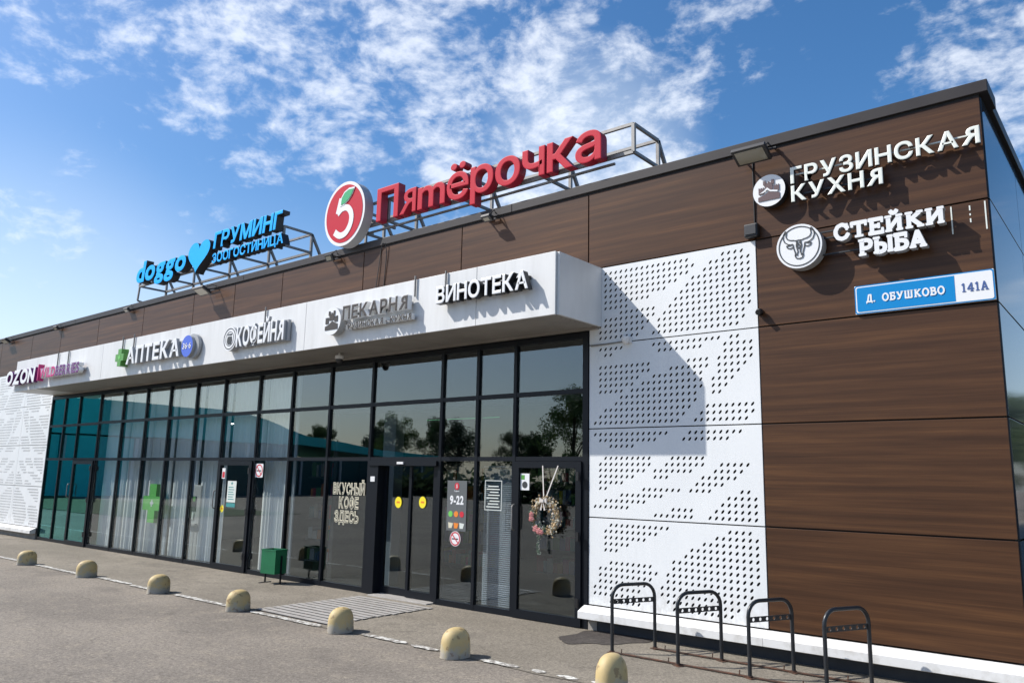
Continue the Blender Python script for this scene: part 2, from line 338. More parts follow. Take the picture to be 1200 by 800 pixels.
# ------------------------------------------------------------------ helpers
def wloc(o):
    v = Vector((0, 0, 0))
    while o is not None: v += o.location; o = o.parent
    return v
def empty(name, loc=(0, 0, 0)):
    o = bpy.data.objects.new(name, None); C.objects.link(o); o.location = loc; o.empty_display_size = .2
    return o
def tag(o, label=None, cat=None, group=None, kind=None):
    if label: o['label'] = label
    if cat: o['category'] = cat
    if group: o['group'] = group
    if kind: o['kind'] = kind
    return o
class MB:
    def __init__(s): s.v = []; s.f = []; s.m = []; s.mats = []; s.smooth = False
    def mi(s, m):
        if m not in s.mats: s.mats.append(m)
        return s.mats.index(m)
    def add(s, vs, fs, m):
        k = len(s.v); s.v += [tuple(v) for v in vs]; i = s.mi(m)
        for f in fs: s.f.append(tuple(a + k for a in f)); s.m.append(i)
    def box(s, x0, x1, y0, y1, z0, z1, m, T=None, bev=0):
        if bev:
            b = bmesh.new(); bmesh.ops.create_cube(b, size=1)
            for v in b.verts: v.co = Vector(((x0 + x1) / 2 + v.co.x * (x1 - x0), (y0 + y1) / 2 + v.co.y * (y1 - y0), (z0 + z1) / 2 + v.co.z * (z1 - z0)))
            bmesh.ops.bevel(b, geom=list(b.edges), offset=bev, segments=2, affect='EDGES', profile=.5)
            b.verts.index_update()
            vs = [v.co.copy() for v in b.verts]; fs = [[v.index for v in f.verts] for f in b.faces]; b.free()
        else:
            vs = [Vector((x, y, z)) for z in (z0, z1) for y in (y0, y1) for x in (x0, x1)]
            fs = [(0, 2, 3, 1), (4, 5, 7, 6), (0, 1, 5, 4), (2, 6, 7, 3), (0, 4, 6, 2), (1, 3, 7, 5)]
        if T is not None: vs = [T @ v for v in vs]
        s.add(vs, fs, m); return s
    def beam(s, a, b, w, m, h=None, up=(0, 0, 1)):
        a, b = Vector(a), Vector(b); d = (b - a); l = d.length; d.normalize(); h = h or w
        up = Vector(up); sd = d.cross(up)
        if sd.length < .01: sd = d.cross(Vector((0, 1, 0)))
        sd.normalize(); u = sd.cross(d)
        vs = [p + sd * i * w / 2 + u * j * h / 2 for p in (a, b) for i, j in ((-1, -1), (1, -1), (1, 1), (-1, 1))]
        s.add(vs, [(3, 2, 1, 0), (4, 5, 6, 7), (0, 1, 5, 4), (1, 2, 6, 5), (2, 3, 7, 6), (3, 0, 4, 7)], m); return s
    def tube(s, pts, r, m, n=10, closed=False, caps=True):
        pts = [Vector(p) for p in pts]; rings = []; ref = None; N = len(pts)
        for i, p in enumerate(pts):
            if closed: t = pts[(i + 1) % N] - pts[i - 1]
            else: t = pts[min(i + 1, N - 1)] - pts[max(i - 1, 0)]
            t.normalize()
            if ref is None:
                ref = Vector((0, 0, 1)) if abs(t.z) < .9 else Vector((1, 0, 0))
            a = (ref - t * ref.dot(t)).normalized(); ref = a; b = t.cross(a)
            rad = r[i] if isinstance(r, (list, tuple)) else r
            rings.append([p + (a * math.cos(2 * math.pi * k / n) + b * math.sin(2 * math.pi * k / n)) * rad for k in range(n)])
        vs = [v for g in rings for v in g]; fs = []
        for i in range(N if closed else N - 1):
            j = (i + 1) % N
            for k in range(n): fs.append((i * n + k, i * n + (k + 1) % n, j * n + (k + 1) % n, j * n + k))
        if caps and not closed: fs += [tuple(range(n))[::-1], tuple((N - 1) * n + k for k in range(n))]
        s.add(vs, fs, m); return s
    def lathe(s, prof, m, c=(0, 0, 0), n=24):
        vs = []; fs = []; c = Vector(c)
        for r, z in prof: vs += [c + Vector((r * math.cos(2 * math.pi * k / n), r * math.sin(2 * math.pi * k / n), z)) for k in range(n)]
        for i in range(len(prof) - 1):
            for k in range(n): fs.append((i * n + k, i * n + (k + 1) % n, (i + 1) * n + (k + 1) % n, (i + 1) * n + k))
        fs.append(tuple((len(prof) - 1) * n + k for k in range(n)))
        s.add(vs, fs, m); return s
    def prism(s, poly, y0, y1, m, mside=None):
        """poly: (x,z) outline, extruded along Y from y0 (front) to y1"""
        n = len(poly); vs = [Vector((x, y0, z)) for x, z in poly] + [Vector((x, y1, z)) for x, z in poly]
        s.add(vs, [tuple(range(n)), tuple(range(n, 2 * n))[::-1]], m)
        s.add(vs, [(i, n + i, n + (i + 1) % n, (i + 1) % n) for i in range(n)], mside or m); return s
    def build(s, name, parent=None, smooth=None, off=None):
        me = bpy.data.meshes.new(name); o_ = wloc(parent) if parent else Vector((0, 0, 0))
        if off is not None: o_ = Vector(off)
        me.from_pydata([tuple(Vector(v) - o_) for v in s.v], [], s.f)
        for m in s.mats: me.materials.append(M[m])
        me.polygons.foreach_set('material_index', s.m)
        if smooth or s.smooth: me.polygons.foreach_set('use_smooth', [True] * len(s.f))
        me.update(); b = bmesh.new(); b.from_mesh(me); bmesh.ops.recalc_face_normals(b, faces=b.faces); b.to_mesh(me); b.free()
        if smooth and smooth != True: me.set_sharp_from_angle(angle=R(smooth))
        o = bpy.data.objects.new(name, me); C.objects.link(o)
        if parent: o.parent = parent
        if off is not None: o.location = Vector(off) - (wloc(parent) if parent else Vector((0, 0, 0)))
        return o
def bx(name, parent, m, x0, x1, y0, y1, z0, z1, bev=0):
    return MB().box(x0, x1, y0, y1, z0, z1, m, bev=bev).build(name, parent)
def copy_tree(o, parent=None):
    c = o.copy(); C.objects.link(c); c.parent = parent
    for ch in list(o.children): copy_tree(ch, c)
    return c
def disc(cx, cz, rx, rz=None, n=40):
    rz = rz or rx
    return [(cx + rx * math.cos(2 * math.pi * k / n), cz + rz * math.sin(2 * math.pi * k / n)) for k in range(n)]

# ---- glyphs from the built-in font
_g = {}
def glyph(ch, bold, res=4):
    k = (ch, bold)
    if k in _g: return _g[k]
    if ch in 'Яя':   # a mirrored R, lower case at x-height
        vs, fs, ns, x0, x1 = glyph('R', bold, res); q = 1.0 if ch == 'Я' else .752
        vs = [(-v[0] * q, v[1] * q, v[2]) for v in vs]; fs = [f[::-1] for f in fs]
        _g[k] = (vs, fs, ns, -x1 * q, -x0 * q); return _g[k]
    cu = bpy.data.curves.new('glyph', 'FONT'); cu.body = ch; cu.size = 1; cu.offset = min(bold, 0); cu.bevel_depth = max(bold, 0); cu.bevel_resolution = 0; cu.extrude = .5; cu.resolution_u = res
    ob = bpy.data.objects.new('glyph', cu); C.objects.link(ob)
    dg = bpy.context.evaluated_depsgraph_get(); me = bpy.data.meshes.new_from_object(ob.evaluated_get(dg))
    bpy.data.objects.remove(ob); bpy.data.curves.remove(cu)
    vs = [tuple(v.co) for v in me.vertices]; fs = [tuple(p.vertices) for p in me.polygons]; ns = [p.normal.z for p in me.polygons]
    bpy.data.meshes.remove(me)
    x0 = min(v[0] for v in vs); x1 = max(v[0] for v in vs)
    _g[k] = (vs, fs, ns, x0, x1); return _g[k]
def caph(bold, ref='H'):
    vs = glyph(ref, bold)[0]; return min(v[1] for v in vs), max(v[1] for v in vs)
def lettering(parent, text, X0, X1, Z, H, y0, y1, face, side=None, bold=.02, gap=.10, shear=0.0, rise=0.0, ref='H', name='letter', space=.35, joined=False):
    """letters between X0 and X1, base Z, cap height H, front y0, back y1"""
    side = side or face
    zb, zt = caph(bold, ref); s = H / (zt - zb)
    w = 0; pos = []
    for ch in text:
        if ch == ' ': w += space; continue
        g = glyph(ch, bold); pos.append((ch, w)); w += (g[4] - g[3]) + gap
    w -= gap
    kx = (X1 - X0) / w; out = []; mb = MB()
    for ch, p in pos:
        vs, fs, ns, x0, x1 = glyph(ch, bold)
        if not joined: mb = MB()
        V = []
        for v in vs:
            zl = (v[1] - zb) * s
            xx = X0 + (v[0] - x0 + p) * kx + shear * zl
            rim = max(0., min(1., (.5 + bold - abs(v[2])) / bold)) * min(.003, abs(y1 - y0) * .3) if bold > 0 else 0
            V.append(Vector((xx, y0 + rim if v[2] > 0 else y1 - rim, Z + zl + rise * (xx - X0))))
        mb.add(V, [f for f, n_ in zip(fs, ns) if abs(n_) > .3], face); k = len(mb.v) - len(V)
        i = mb.mi(side)
        for f, n_ in zip(fs, ns):
            if abs(n_) <= .3: mb.f.append(tuple(a + k for a in f)); mb.m.append(i)
        if not joined: out.append(mb.build(name, parent))
    if joined: out.append(mb.build(name, parent))
    return out

# ------------------------------------------------------------------ ground
def sheet(name, x0, x1, y0, y1, z, m, th=.0):
    mb = MB(); mb.add([(x0, y0, z), (x1, y0, z), (x1, y1, z), (x0, y1, z)], [(0, 1, 2, 3)], m)
    return tag(mb.build(name), kind='structure')
sheet('ground', -900, 900, -900, 900, 0, 'asphalt')
pv = MB()
# pavement strip with a slightly wandering front edge
n = 160; top = []; bot = []
for i in range(n + 1):
    x = -60 + 66 * i / n
    top.append((x, .55, .006)); bot.append((x, -2.2 + .035 * math.sin(x * 1.7) + random.uniform(-.02, .02), .006))
pv.add(bot + top, [(i, i + 1, n + 2 + i, n + 1 + i) for i in range(n)], 'pavement')
tag(pv.build('pavement'), kind='structure')
sheet('grass_verge', -300, -31, -14, -6.5, .02, 'grass'); sheet('grass_verge', -300, 60, -60, -42, .02, 'grass'); sheet('grass_verge', 9, 60, -4, 80, .02, 'grass')
rm = tag(empty('road_marking', (-11, -2.2, 0)), kind='structure')
for a, b, dy in [(-60, -17.35, .02), (-17.0, -14.75, .0), (-14.3, -13.1, .05), (-13.0, -12.2, .0), (-11.6, -10.0, .01), (-9.55, -8.05, -.02), (-7.35, -6.6, .03), (-6.5, -6.1, .01), (-5.5, -5.02, .02), (-4.86, -4.70, .03), (-4.56, -4.33, .04), (-4.2, -4.02, .06), (-3.6, -2.2, .05)]:
    mb = MB(); k = max(3, int((b - a) / .08)); k = min(k, 200); T = []; B = []
    for i in range(k + 1):
        x = a + (b - a) * i / k; e = .35 if i in (0, k) else 1
        w = .05 * e
        B.append((x, -2.2 + dy - w + random.uniform(-.010, .010), .012)); T.append((x, -2.2 + dy + w + random.uniform(-.010, .010), .012))
    mb.add(B + T, [(i, i + 1, k + 2 + i, k + 1 + i) for i in range(k)], 'line_paint'); mb.build('paint_stroke', rm)
# dark repair patch by the corner of the perforated wall
mb = MB(); P = []
for k in range(60):
    a = 2 * math.pi * k / 60; rx, ry = .42, .55
    q = 1 + .10 * math.sin(3 * a + 1) + .07 * math.sin(7 * a) + random.uniform(-.03, .03)
    P.append((-5.22 + rx * q * math.cos(a) + .10 * math.sin(a), -.30 + ry * q * math.sin(a), .011))
mb.add(P, [tuple(range(60))], 'patch'); tag(mb.build('asphalt_patch'), kind='structure')

# ------------------------------------------------------------------ the building
B = empty('shop_building', (-14, 0, 0))
tag(B, 'long low retail building with brown wood cladding, white perforated panels and a glazed front', 'building')
XL, XR = -60.0, -1.06
ZT = 5.61   # top of wood
RZ = [0.30, 1.353, 2.455, 3.537, 4.553, ZT]
g_ = .008
def wp(x0, x1, z0, z1): return bx('wood_panel', B, 'wood_cladding', x0 + g_, x1 - g_, -.022, .0, z0 + g_, z1 - g_, bev=.003)
for i in range(4): wp(-3.375, XR, RZ[i], RZ[i + 1])
fj = [-3.375, -5.67, -8.0, -10.3, -12.67, -14.32, -15.93, -18.2, -20.58, -22.88, -24.9, -27.3, -29.6, -32, -35, -38, -42, -46, -50, -55, -60]
wp(-3.375, XR, RZ[4], ZT)
for a, b in zip(fj[1:], fj[:-1]): wp(a, b, RZ[4], ZT)
for a, b in ((-60, -45), (-45, -36), (-36, -31.8)):
    for i in range(4): wp(a, b, RZ[i], RZ[i + 1])
# dark carrier wall behind cladding (seen in the joints and holes)
mb = MB(); mb.box(XL, -22.93, .075, .3, .0, ZT, 'dark_joint'); mb.box(-5.66, XR - .03, .075, .3, .0, ZT, 'dark_joint'); mb.box(-22.93, -5.66, .075, .3, 3.80, ZT, 'dark_joint')
mb.build('carrier_wall', B)
for a in [-3.375, -5.67, -23.0, -24.9, -27.3, -29.6, -31.8]: bx('joint_profile', B, 'dark_joint', a - .012, a + .012, .002, .074, .3, 4.55)
for z in RZ[1:5]: bx('joint_profile', B, 'dark_joint', -5.657, XR - .03, .004, .072, z - .015, z + .015); bx('joint_profile', B, 'dark_joint', -31.7, -23.02, .004, .072, z - .015, z + .015)
for a in (-4.93, -4.08): bx('cladding_bracket', B, 'metal_grey', a - .02, a + .02, .02, .07, 3.56, 4.5)
# perforated panels
PT = {
 0: (4.46, 3.612, 11, {0: [(2, 17), (23, 26)], 1: [(2, 18), (21, 27)], 2: [(2, 17), (20, 27)], 3: [(2, 15), (18, 27)], 4: [(2, 13), (17, 27)], 5: [(2, 10), (16, 27)], 6: [(2, 6), (15, 27)], 7: [(5, 11), (14, 27)], 8: [(2, 11), (13, 27)], 9: [(1, 10), (12, 26)], 10: [(1, 9), (12, 26)], 11: [(1, 8), (11, 25)]}),
 1: (3.465, 2.525, 12, {0: [(1, 5), (11, 22), (24, 25)], 1: [(2, 3), (12, 19), (23, 27)], 2: [(23, 27)], 3: [(1, 10), (17, 20), (22, 27)], 4: [(1, 10), (14, 20), (22, 26)], 5: [(1, 8), (11, 19), (22, 25)], 6: [(1, 7), (9, 19), (21, 24)], 7: [(1, 5), (7, 19), (21, 23)], 8: [(5, 18), (21, 22)], 9: [(4, 18)], 10: [(2, 17), (20, 27)], 11: [(1, 16), (19, 27)], 12: [(0, 15), (18, 26)]}),
 2: (2.38, 1.415, 13, {0: [(0, 13), (17, 25)], 1: [(1, 11), (16, 23)], 2: [(3, 7)], 4: [(2, 10), (14, 19)], 5: [(1, 10), (13, 19), (22, 26)], 6: [(1, 9), (11, 17), (21, 25)], 7: [(1, 7), (11, 13), (19, 24)], 8: [(1, 5), (18, 22)], 9: [(1, 2), (9, 15), (17, 20), (25, 26)], 10: [(5, 12), (23, 27)], 11: [(2, 9), (22, 27)], 12: [(0, 6), (14, 17), (21, 27)], 13: [(11, 17), (20, 27)]}),
 3: (1.27, .375, 12, {0: [(3, 13), (23, 26)], 1: [(2, 11), (21, 27)], 2: [(2, 9), (19, 27)], 3: [(2, 6), (17, 27)], 4: [(2, 4), (16, 27)], 5: [(14, 27)], 6: [(3, 10), (14, 27)], 7: [(1, 11), (13, 27)], 8: [(1, 10), (13, 26)], 9: [(1, 9), (12, 26)], 10: [(0, 8), (12, 25)], 11: [(0, 7), (13, 24)], 12: [(3, 8), (14, 23)]}),
}
PC = .0772
def perf(x0, x1, z0, z1, pat, rev=False, extra=0):
    zt, zb, nr, rows = pat; mb = MB(); yf, yb = -.022, -.017; m = 'white_panel'
    x0 += .006; x1 -= .006; z0 += .007; z1 -= .007
    ncol = 28; cx0 = (x0 + x1) / 2 - PC * (ncol - 1) / 2
    rp = (zt - zb) / nr
    def q(a, b, c, d):
        if b - a < 1e-5 or d - c < 1e-5: return
        mb.add([(a, yf, c), (b, yf, c), (b, yf, d), (a, yf, d)], [(0, 1, 2, 3)], m)
    q(x0, x1, zt + rp / 2, z1); q(x0, x1, z0, zb - rp / 2)
    ns = 12
    for r_ in range(nr + 1):
        zc = zt - rp * r_; a, b = zc - rp / 2, zc + rp / 2; cur = x0
        cells = set()
        for s_, e_ in rows.get(r_, []): cells |= set(range(s_, e_ + 1))
        if rev: cells = {27 - c for c in cells}
        for c in sorted(cells):
            xc = cx0 + c * PC; l, rgt = xc - PC / 2, xc + PC / 2
            q(cur, l, a, b); cur = rgt
            sq = []; el = []
            for k in range(ns):
                t = 2 * math.pi * (k + .5) / ns; ct, st = math.cos(t), math.sin(t); mx_ = max(abs(ct), abs(st))
                sq.append((xc + ct / mx_ * PC / 2, zc + st / mx_ * rp / 2))
                # slanted slot
                aa = R(50); u, v = .0275 * math.cos(t - aa), .0128 * math.sin(t - aa)
                el.append((xc + u * math.cos(aa) - v * math.sin(aa), zc + u * math.sin(aa) + v * math.cos(aa)))
            corners = [(xc + sx * PC / 2, zc + sz * rp / 2) for sx, sz in ((1, 1), (-1, 1), (-1, -1), (1, -1))]
            V = [(x, yf, z) for x, z in sq] + [(x, yf, z) for x, z in el] + [(x, yb, z) for x, z in el] + [(x, yf, z) for x, z in corners]
            F = []
            for k in range(ns):
                k2 = (k + 1) % ns; F.append((k, k2, ns + k2, ns + k)); F.append((ns + k, ns + k2, 2 * ns + k2, 2 * ns + k))
            F += [(1, 3 * ns + 0, 2 - 1 + 0)] if False else []
            for ci, (ka, kb) in enumerate(((1, 1), (4, 4), (7, 7), (10, 10))):
                pass
            mb.add(V, F, m)
            # fill the little corners cut by the 12-gon
            for ci in range(4):
                ka = 1 + 3 * ci
                # neighbours either side of the true corner
                k1, k2 = (ka) % ns, (ka + 1) % ns
            for ci, ang in enumerate((45, 135, 225, 315)):
                k1 = int((ang - 15) / 30 - .5 + 1e-6); k1 = int(math.floor(ang / 30 - .5)); k2 = (k1 + 1) % ns
                mb.add([(sq[k1][0], yf, sq[k1][1]), (corners[ci][0], yf, corners[ci][1]), (sq[k2][0], yf, sq[k2][1])], [(0, 1, 2)], m)
        q(cur, x1, a, b)
    # folded edges
    for (a, b, c, d) in ((x0, x1, z0, z0 + .002), (x0, x1, z1 - .002, z1)): mb.box(a, b, yf + .001, .02, c, d, m)
    for a, b in ((x0, x0 + .002), (x1 - .002, x1)): mb.box(a, b, yf + .001, .02, z0 + .003, z1 - .003, m)
    me = mb.build('perforated_panel', B)
    return me
for i in range(4): perf(-5.655, -3.375, RZ[3 - i], RZ[4 - i], PT[i])
for a, b, rv in ((-24.9, -22.95, True), (-27.3, -24.9, False), (-29.6, -27.3, True), (-31.8, -29.6, False)):
    for i in range(4): 
        PC = .0772 * min(1, (b - a) / 2.28); perf(a, b, RZ[3 - i], RZ[4 - i], PT[i], rev=rv)
# base ledges and plinths
def ledge(x0, x1):
    prof = [(-.022, .292), (-.05, .292), (-.19, .235), (-.19, .155), (-.175, .148), (-.022, .155)]
    mb = MB(); n = len(prof)
    V = [(x, y, z) for x in (x0, x1) for y, z in prof]
    mb.add(V, [tuple(range(n)), tuple(range(n, 2 * n))[::-1]] + [(i, (i + 1) % n, n + (i + 1) % n, n + i) for i in range(n)], 'white_trim')
    return mb.build('drip_ledge', B)
for a, b in ((-5.70, -3.382), (-3.378, -.90), (-60, -40), (-39.99, -32), (-31.99, -27.3), (-27.29, -22.95)): ledge(a, b)
bx('plinth', B, 'plinth_dark', -5.52, -1.10, -.02, .07, -.05, .29); bx('plinth', B, 'concrete', -5.655, -5.525, -.03, .07, -.05, .29)
bx('plinth', B, 'concrete', -60, -22.95, -.05, .07, -.05, .29)
# coping
mb = MB()
for a, b in ((-60, -45), (-44.995, -30), (-29.995, -22), (-21.995, -14), (-13.995, -7), (-6.995, -.985)):
    bx('coping', B, 'coping', a, b, -.05, .45, ZT + .02, ZT + .145, bev=.006)
bx('coping_shadow_gap', B, 'dark_joint', -60, -1.07, -.02, .3, ZT - .012, ZT + .022)
bx('coping', B, 'coping', -1.30, -1.015, .46, 40, ZT + .02, ZT + .145, bev=.006)
bx('roof', B, 'roofing', -60, -1.31, .45, 40, ZT - .1, ZT + .03)
# right side wall: glossy dark cassette panels
ys = [.0, 2.22, 4.5, 6.8, 9.1, 11.4, 14, 17, 20, 25, 30, 40]
for j in range(len(ys) - 1):
    for i in range(5): bx('glossy_panel', B, 'side_glossy', -1.10, -1.055, ys[j] + g_, ys[j + 1] - g_, RZ[i] + g_, RZ[i + 1] - g_, bev=.003)
bx('side_plinth', B, 'plinth_dark', -1.14, -1.085, 0.0, 40, -.05, .30)
bx('carrier_wall', B, 'dark_joint', -1.35, -1.12, .31, 40, .0, ZT)
bx('rear_wall', B, 'interior_dark', -60, -1.36, 39.6, 39.9, 0, ZT)
# canopy
CN = empty('canopy', (0, 0, 0)); CN.parent = B; CN.location = Vector((0, 0, 0))
cx = [-5.49, -6.78, -10.48, -14.12, -17.83, -21.5, -22.87]
for a, b in zip(cx[1:], cx[:-1]):
    o = bx('fascia_panel', CN, 'canopy_white', a + .004, b - .004, -1.0, -.965, 3.765, 4.553, bev=.003)
bx('end_panel', CN, 'canopy_white', -5.495, -5.46, -.964, -.024, 3.765, 4.551, bev=.003)
bx('end_panel', CN, 'canopy_white', -22.87, -22.84, -.964, -.024, 3.765, 4.551)
bx('canopy_top', CN, 'white_trim', -22.83, -5.50, -.96, -.024, 4.50, 4.545)
sx = [-5.50, -8.2, -10.9, -13.6, -16.3, -19.0, -21.5, -22.83]
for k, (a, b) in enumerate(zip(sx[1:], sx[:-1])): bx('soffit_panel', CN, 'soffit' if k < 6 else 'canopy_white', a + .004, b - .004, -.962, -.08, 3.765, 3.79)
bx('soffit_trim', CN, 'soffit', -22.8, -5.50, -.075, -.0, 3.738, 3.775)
for k in range(9):
    bx('soffit_screw', CN, 'metal_grey', -5.56, -5.545, -.90 + k * .1, -.885 + k * .1, 3.76, 3.766)
# ------------------------------------------------------------------ curtain wall
mull = [-22.93, -22.03, -21.15, -19.95, -18.74, -17.60, -16.55, -15.44, -14.37, -13.15, -12.09, -10.99, -9.89, -8.30, -7.58, -6.88, -5.685]
CW = empty('curtain_wall'); CW.parent = B
T1, T2, ZG = 2.95, 2.075, 3.66
hw = .026
for i, x in enumerate(mull):
    a, b = x - hw, x + hw
    if i == 0: a, b = x, x + 2 * hw
    if i == len(mull) - 1: a, b = x - .06, x + .025
    bx('mullion', CW, 'frame_dark', a, b, -.036, .07, 0.0, 3.72)
rnd = random.Random(3)
def pane(x0, x1, z0, z1, parent, m='glass', y=.0):
    c = Vector(((x0 + x1) / 2, y, (z0 + z1) / 2))
    mb = MB().box(x0, x1, y - .004, y + .004, z0, z1, m)
    o = mb.build('pane', parent, off=c); o.rotation_euler = (R(rnd.uniform(-.10, .10)), 0, R(rnd.uniform(-.14, .14)))
    return o
doors = {2: 'l', 8: 'm', 12: 's', 15: 'w'}
for i in range(len(mull) - 1):
    a, b = mull[i] + hw + .001, mull[i + 1] - hw - .001
    if i == len(mull) - 2: b = mull[-1] - .061
    if i == 0: a = mull[0] + 2 * hw + .001
    t1, t2 = (T1 - .015, T2) if i < 3 else (T1, T2)
    for z in (t1, t2): bx('transom', CW, 'frame_dark', a, b, -.032, .065, z - .03, z + .03)
    bx('transom', CW, 'frame_dark', a, b, -.034, .065, 3.645, 3.718)
    if i not in doors: bx('bottom_rail', CW, 'frame_dark', a, b, -.032, .065, .0, .085)
    gm = 'glass_teal' if i < 3 else ('glass' if i < 10 else 'glass_dark')
    pane(a + .001, b - .001, t1 + .031, 3.644, CW, gm); pane(a + .001, b - .001, t2 + .031, t1 - .031, CW, gm)
    if i not in doors: pane(a + .001, b - .001, .086, t2 - .031, CW, gm)
# swing doors
def door(i, label=None, st=.085, handle_left=True, gm='glass', bot=.12):
    a, b = mull[i] + hw + .004, mull[i + 1] - hw - .004
    if i == 15: b = mull[-1] - .064
    Dr = empty('door', (0, 0, 0)); Dr.parent = B; Dr.location = Vector((a, 0, 0)) - wloc(B)
    if label: Dr['label'] = label
    y0, y1 = -.062, -.005; zt = T2 - .035
    bx('stile', Dr, 'frame_dark', a, a + st, y0, y1, .015, zt); bx('stile', Dr, 'frame_dark', b - st, b, y0, y1, .015, zt)
    bx('rail', Dr, 'frame_dark', a + st, b - st, y0, y1, .015, bot); bx('rail', Dr, 'frame_dark', a + st, b - st, y0, y1, zt - .085, zt)
    o = pane(a + st + .001, b - st - .001, bot + .001, zt - .086, Dr, gm, -.03)
    hx = a + st * .5 if handle_left else b - st * .5
    mb = MB(); mb.tube([(hx, -.09, 1.47), (hx, -.13, 1.455), (hx, -.14, 1.43), (hx, -.14, 1.17), (hx, -.13, 1.145), (hx, -.09, 1.13)], .011, 'metal_grey', 8); mb.build('handle', Dr, smooth=True)
    for z in (.25, 1.05, 1.8): bx('hinge', Dr, 'black_plastic', b - .05 if handle_left else a + .01, b - .01 if handle_left else a + .05, -.105, -.086, z, z + .11)
    bx('closer', Dr, 'frame_dark', b - st - .30, b - st - .05, -.0, .05, zt - .08, zt - .02)
    return Dr
door(2, 'narrow glass door in the teal bay', gm='glass_teal'); door(8, 'glass door of the pharmacy'); door(15, 'wide glass door at the right end', gm='glass_dark')
# sliding entrance, slightly recessed
SD = empty('sliding_door'); SD.parent = B; SD.location = Vector((-9.1, .1, 0)) - wloc(B)
bx('side_panel', SD, 'frame_dark', -9.857, -9.64, -.05, .13, 0, 1.97); bx('header', SD, 'frame_dark', -9.857, -8.333, -.074, .20, 1.972, 2.044)
bx('post', SD, 'frame_dark', -8.42, -8.334, .02, .16, 0, 1.97)
for a, b, y in ((-9.64, -8.97, .11), (-9.0, -8.42, .05)):
    lf = [bx('stile', SD, 'frame_dark', a, a + .055, y - .02, y + .03, .03, 1.97), bx('stile', SD, 'frame_dark', b - .055, b, y - .02, y + .03, .03, 1.97), bx('rail', SD, 'frame_dark', a + .055, b - .055, y - .02, y + .03, .03, .13)]
    pane(a + .056, b - .056, .131, 1.969, SD, 'glass_dark', y + .005)
bx('sensor', SD, 'white_plastic', -9.16, -9.02, -.10, -.0745, 1.995, 2.03); bx('keypad', SD, 'white_plastic', -9.80, -9.70, -.062, -.051, 1.72, 1.80)
bx('threshold', B, 'slat', -9.62, -8.34, -.16, .25, -.02, .022, bev=.006)
# ------------------------------------------------------------------ interior
bx('interior_floor', B, 'interior_floor', -35, -5.2, .31, 12, .0, .02)
bx('interior_floor', B, 'interior_floor', -22.9, -5.7, .11, .309, .0, .02)
bx('interior_ceiling', B, 'interior_dark', -35, -5.2, .31, 12, 3.80, 3.9)
bx('interior_wall', B, 'interior_dark', -35, -5.2, 11.5, 11.7, .02, 3.8); bx('interior_wall', B, 'interior_dark', -5.4, -5.2, .31, 11.5, .02, 3.8)
bx('interior_wall', B, 'interior_dark', -35, -34.8, .31, 11.5, .02, 3.8); bx('interior_wall', B, 'interior_dark', -11.6, -11.5, .6, 11.5, .02, 3.8); bx('interior_wall', B, 'interior_white', -20.3, -20.2, .6, 11.5, .02, 3.8)
bx('interior_column', B, 'interior_white', -10.45, -10.15, .75, .95, .02, 3.8)
bx('ceiling_bulkhead', B, 'interior_dark', -11.5, -5.4, .5, .8, 2.9, 3.79)

def shelf(x, y, w, lab, turn=False, seed=1):
    s = tag(empty('shop_shelf', (x, y, .02)), lab, 'shelf', 'shelves inside the shop')
    rn = random.Random(seed); mb = MB()
    def P(a0, a1, b0, b1, z0, z1, m, q): 
        if turn: q.box(x + b0, x + b1, y + a0, y + a1, z0, z1, m)
        else: q.box(x + a0, x + a1, y + b0, y + b1, z0, z1, m)
    q = MB(); P(-w / 2, w / 2, .2, .24, .02, 2.1, 'shelf_grey', q); q.build('back_panel', s)
    for z in (.15, .55, .95, 1.35, 1.75):
        q = MB(); P(-w / 2, w / 2, -.2, .2, z, z + .025, 'shelf_grey', q); q.build('shelf_board', s)
        t = -w / 2 + .03
        while t < w / 2 - .12:
            ww = rn.uniform(.07, .16); hh = rn.uniform(.14, .28)
            P(t, t + ww - .012, -.16, .12, z + .026, z + .026 + hh, rn.choice(['print_red', 'yellow', 'paper', 'teal_print', 'cream', 'medical_green', 'orange', 'navy', 'magenta', 'interior_white']), mb); t += ww
    mb.build('goods', s)['kind'] = 'stuff'
shelf(-10.4, 3.2, 1.8, 'grey shop shelf of goods behind the sliding entrance door, left one', seed=1)
shelf(-8.1, 3.4, 1.8, 'grey shop shelf of goods behind the sliding entrance door, right one', seed=2)
shelf(-12.6, 1.5, 1.3, 'grey shelf of packets behind the dark pane left of the coffee lettering', seed=3)
for k, (x, y, z) in enumerate(((-16.65, 1.3, 2.92), (-16.32, 1.35, 2.90), (-16.9, 1.5, 2.80))):
    t = tag(empty('spotlight', (x, y, z)), ['lit ceiling spotlight behind the upper glass, leftmost of the upper pair', 'lit ceiling spotlight behind the upper glass, rightmost of the trio', 'lit ceiling spotlight behind the upper glass, lowest of the trio'][k], 'lamp', 'lit spotlights inside')
    mb = MB(); mb.lathe([(.001, 0), (.04, .005), (.045, .02)], 'bulb', (x, y, z), 14); mb.build('bulb', t)
    mb = MB(); mb.lathe([(.05, .02), (.055, .05), (.04, .14), (.012, .15), (.012, 3.8 - z)], 'black_plastic', (x, y, z), 12); mb.build('housing', t)
bx('led_strip', B, 'green_led', -11.3, -9.4, 2.6, 2.610, 2.92, 2.928)
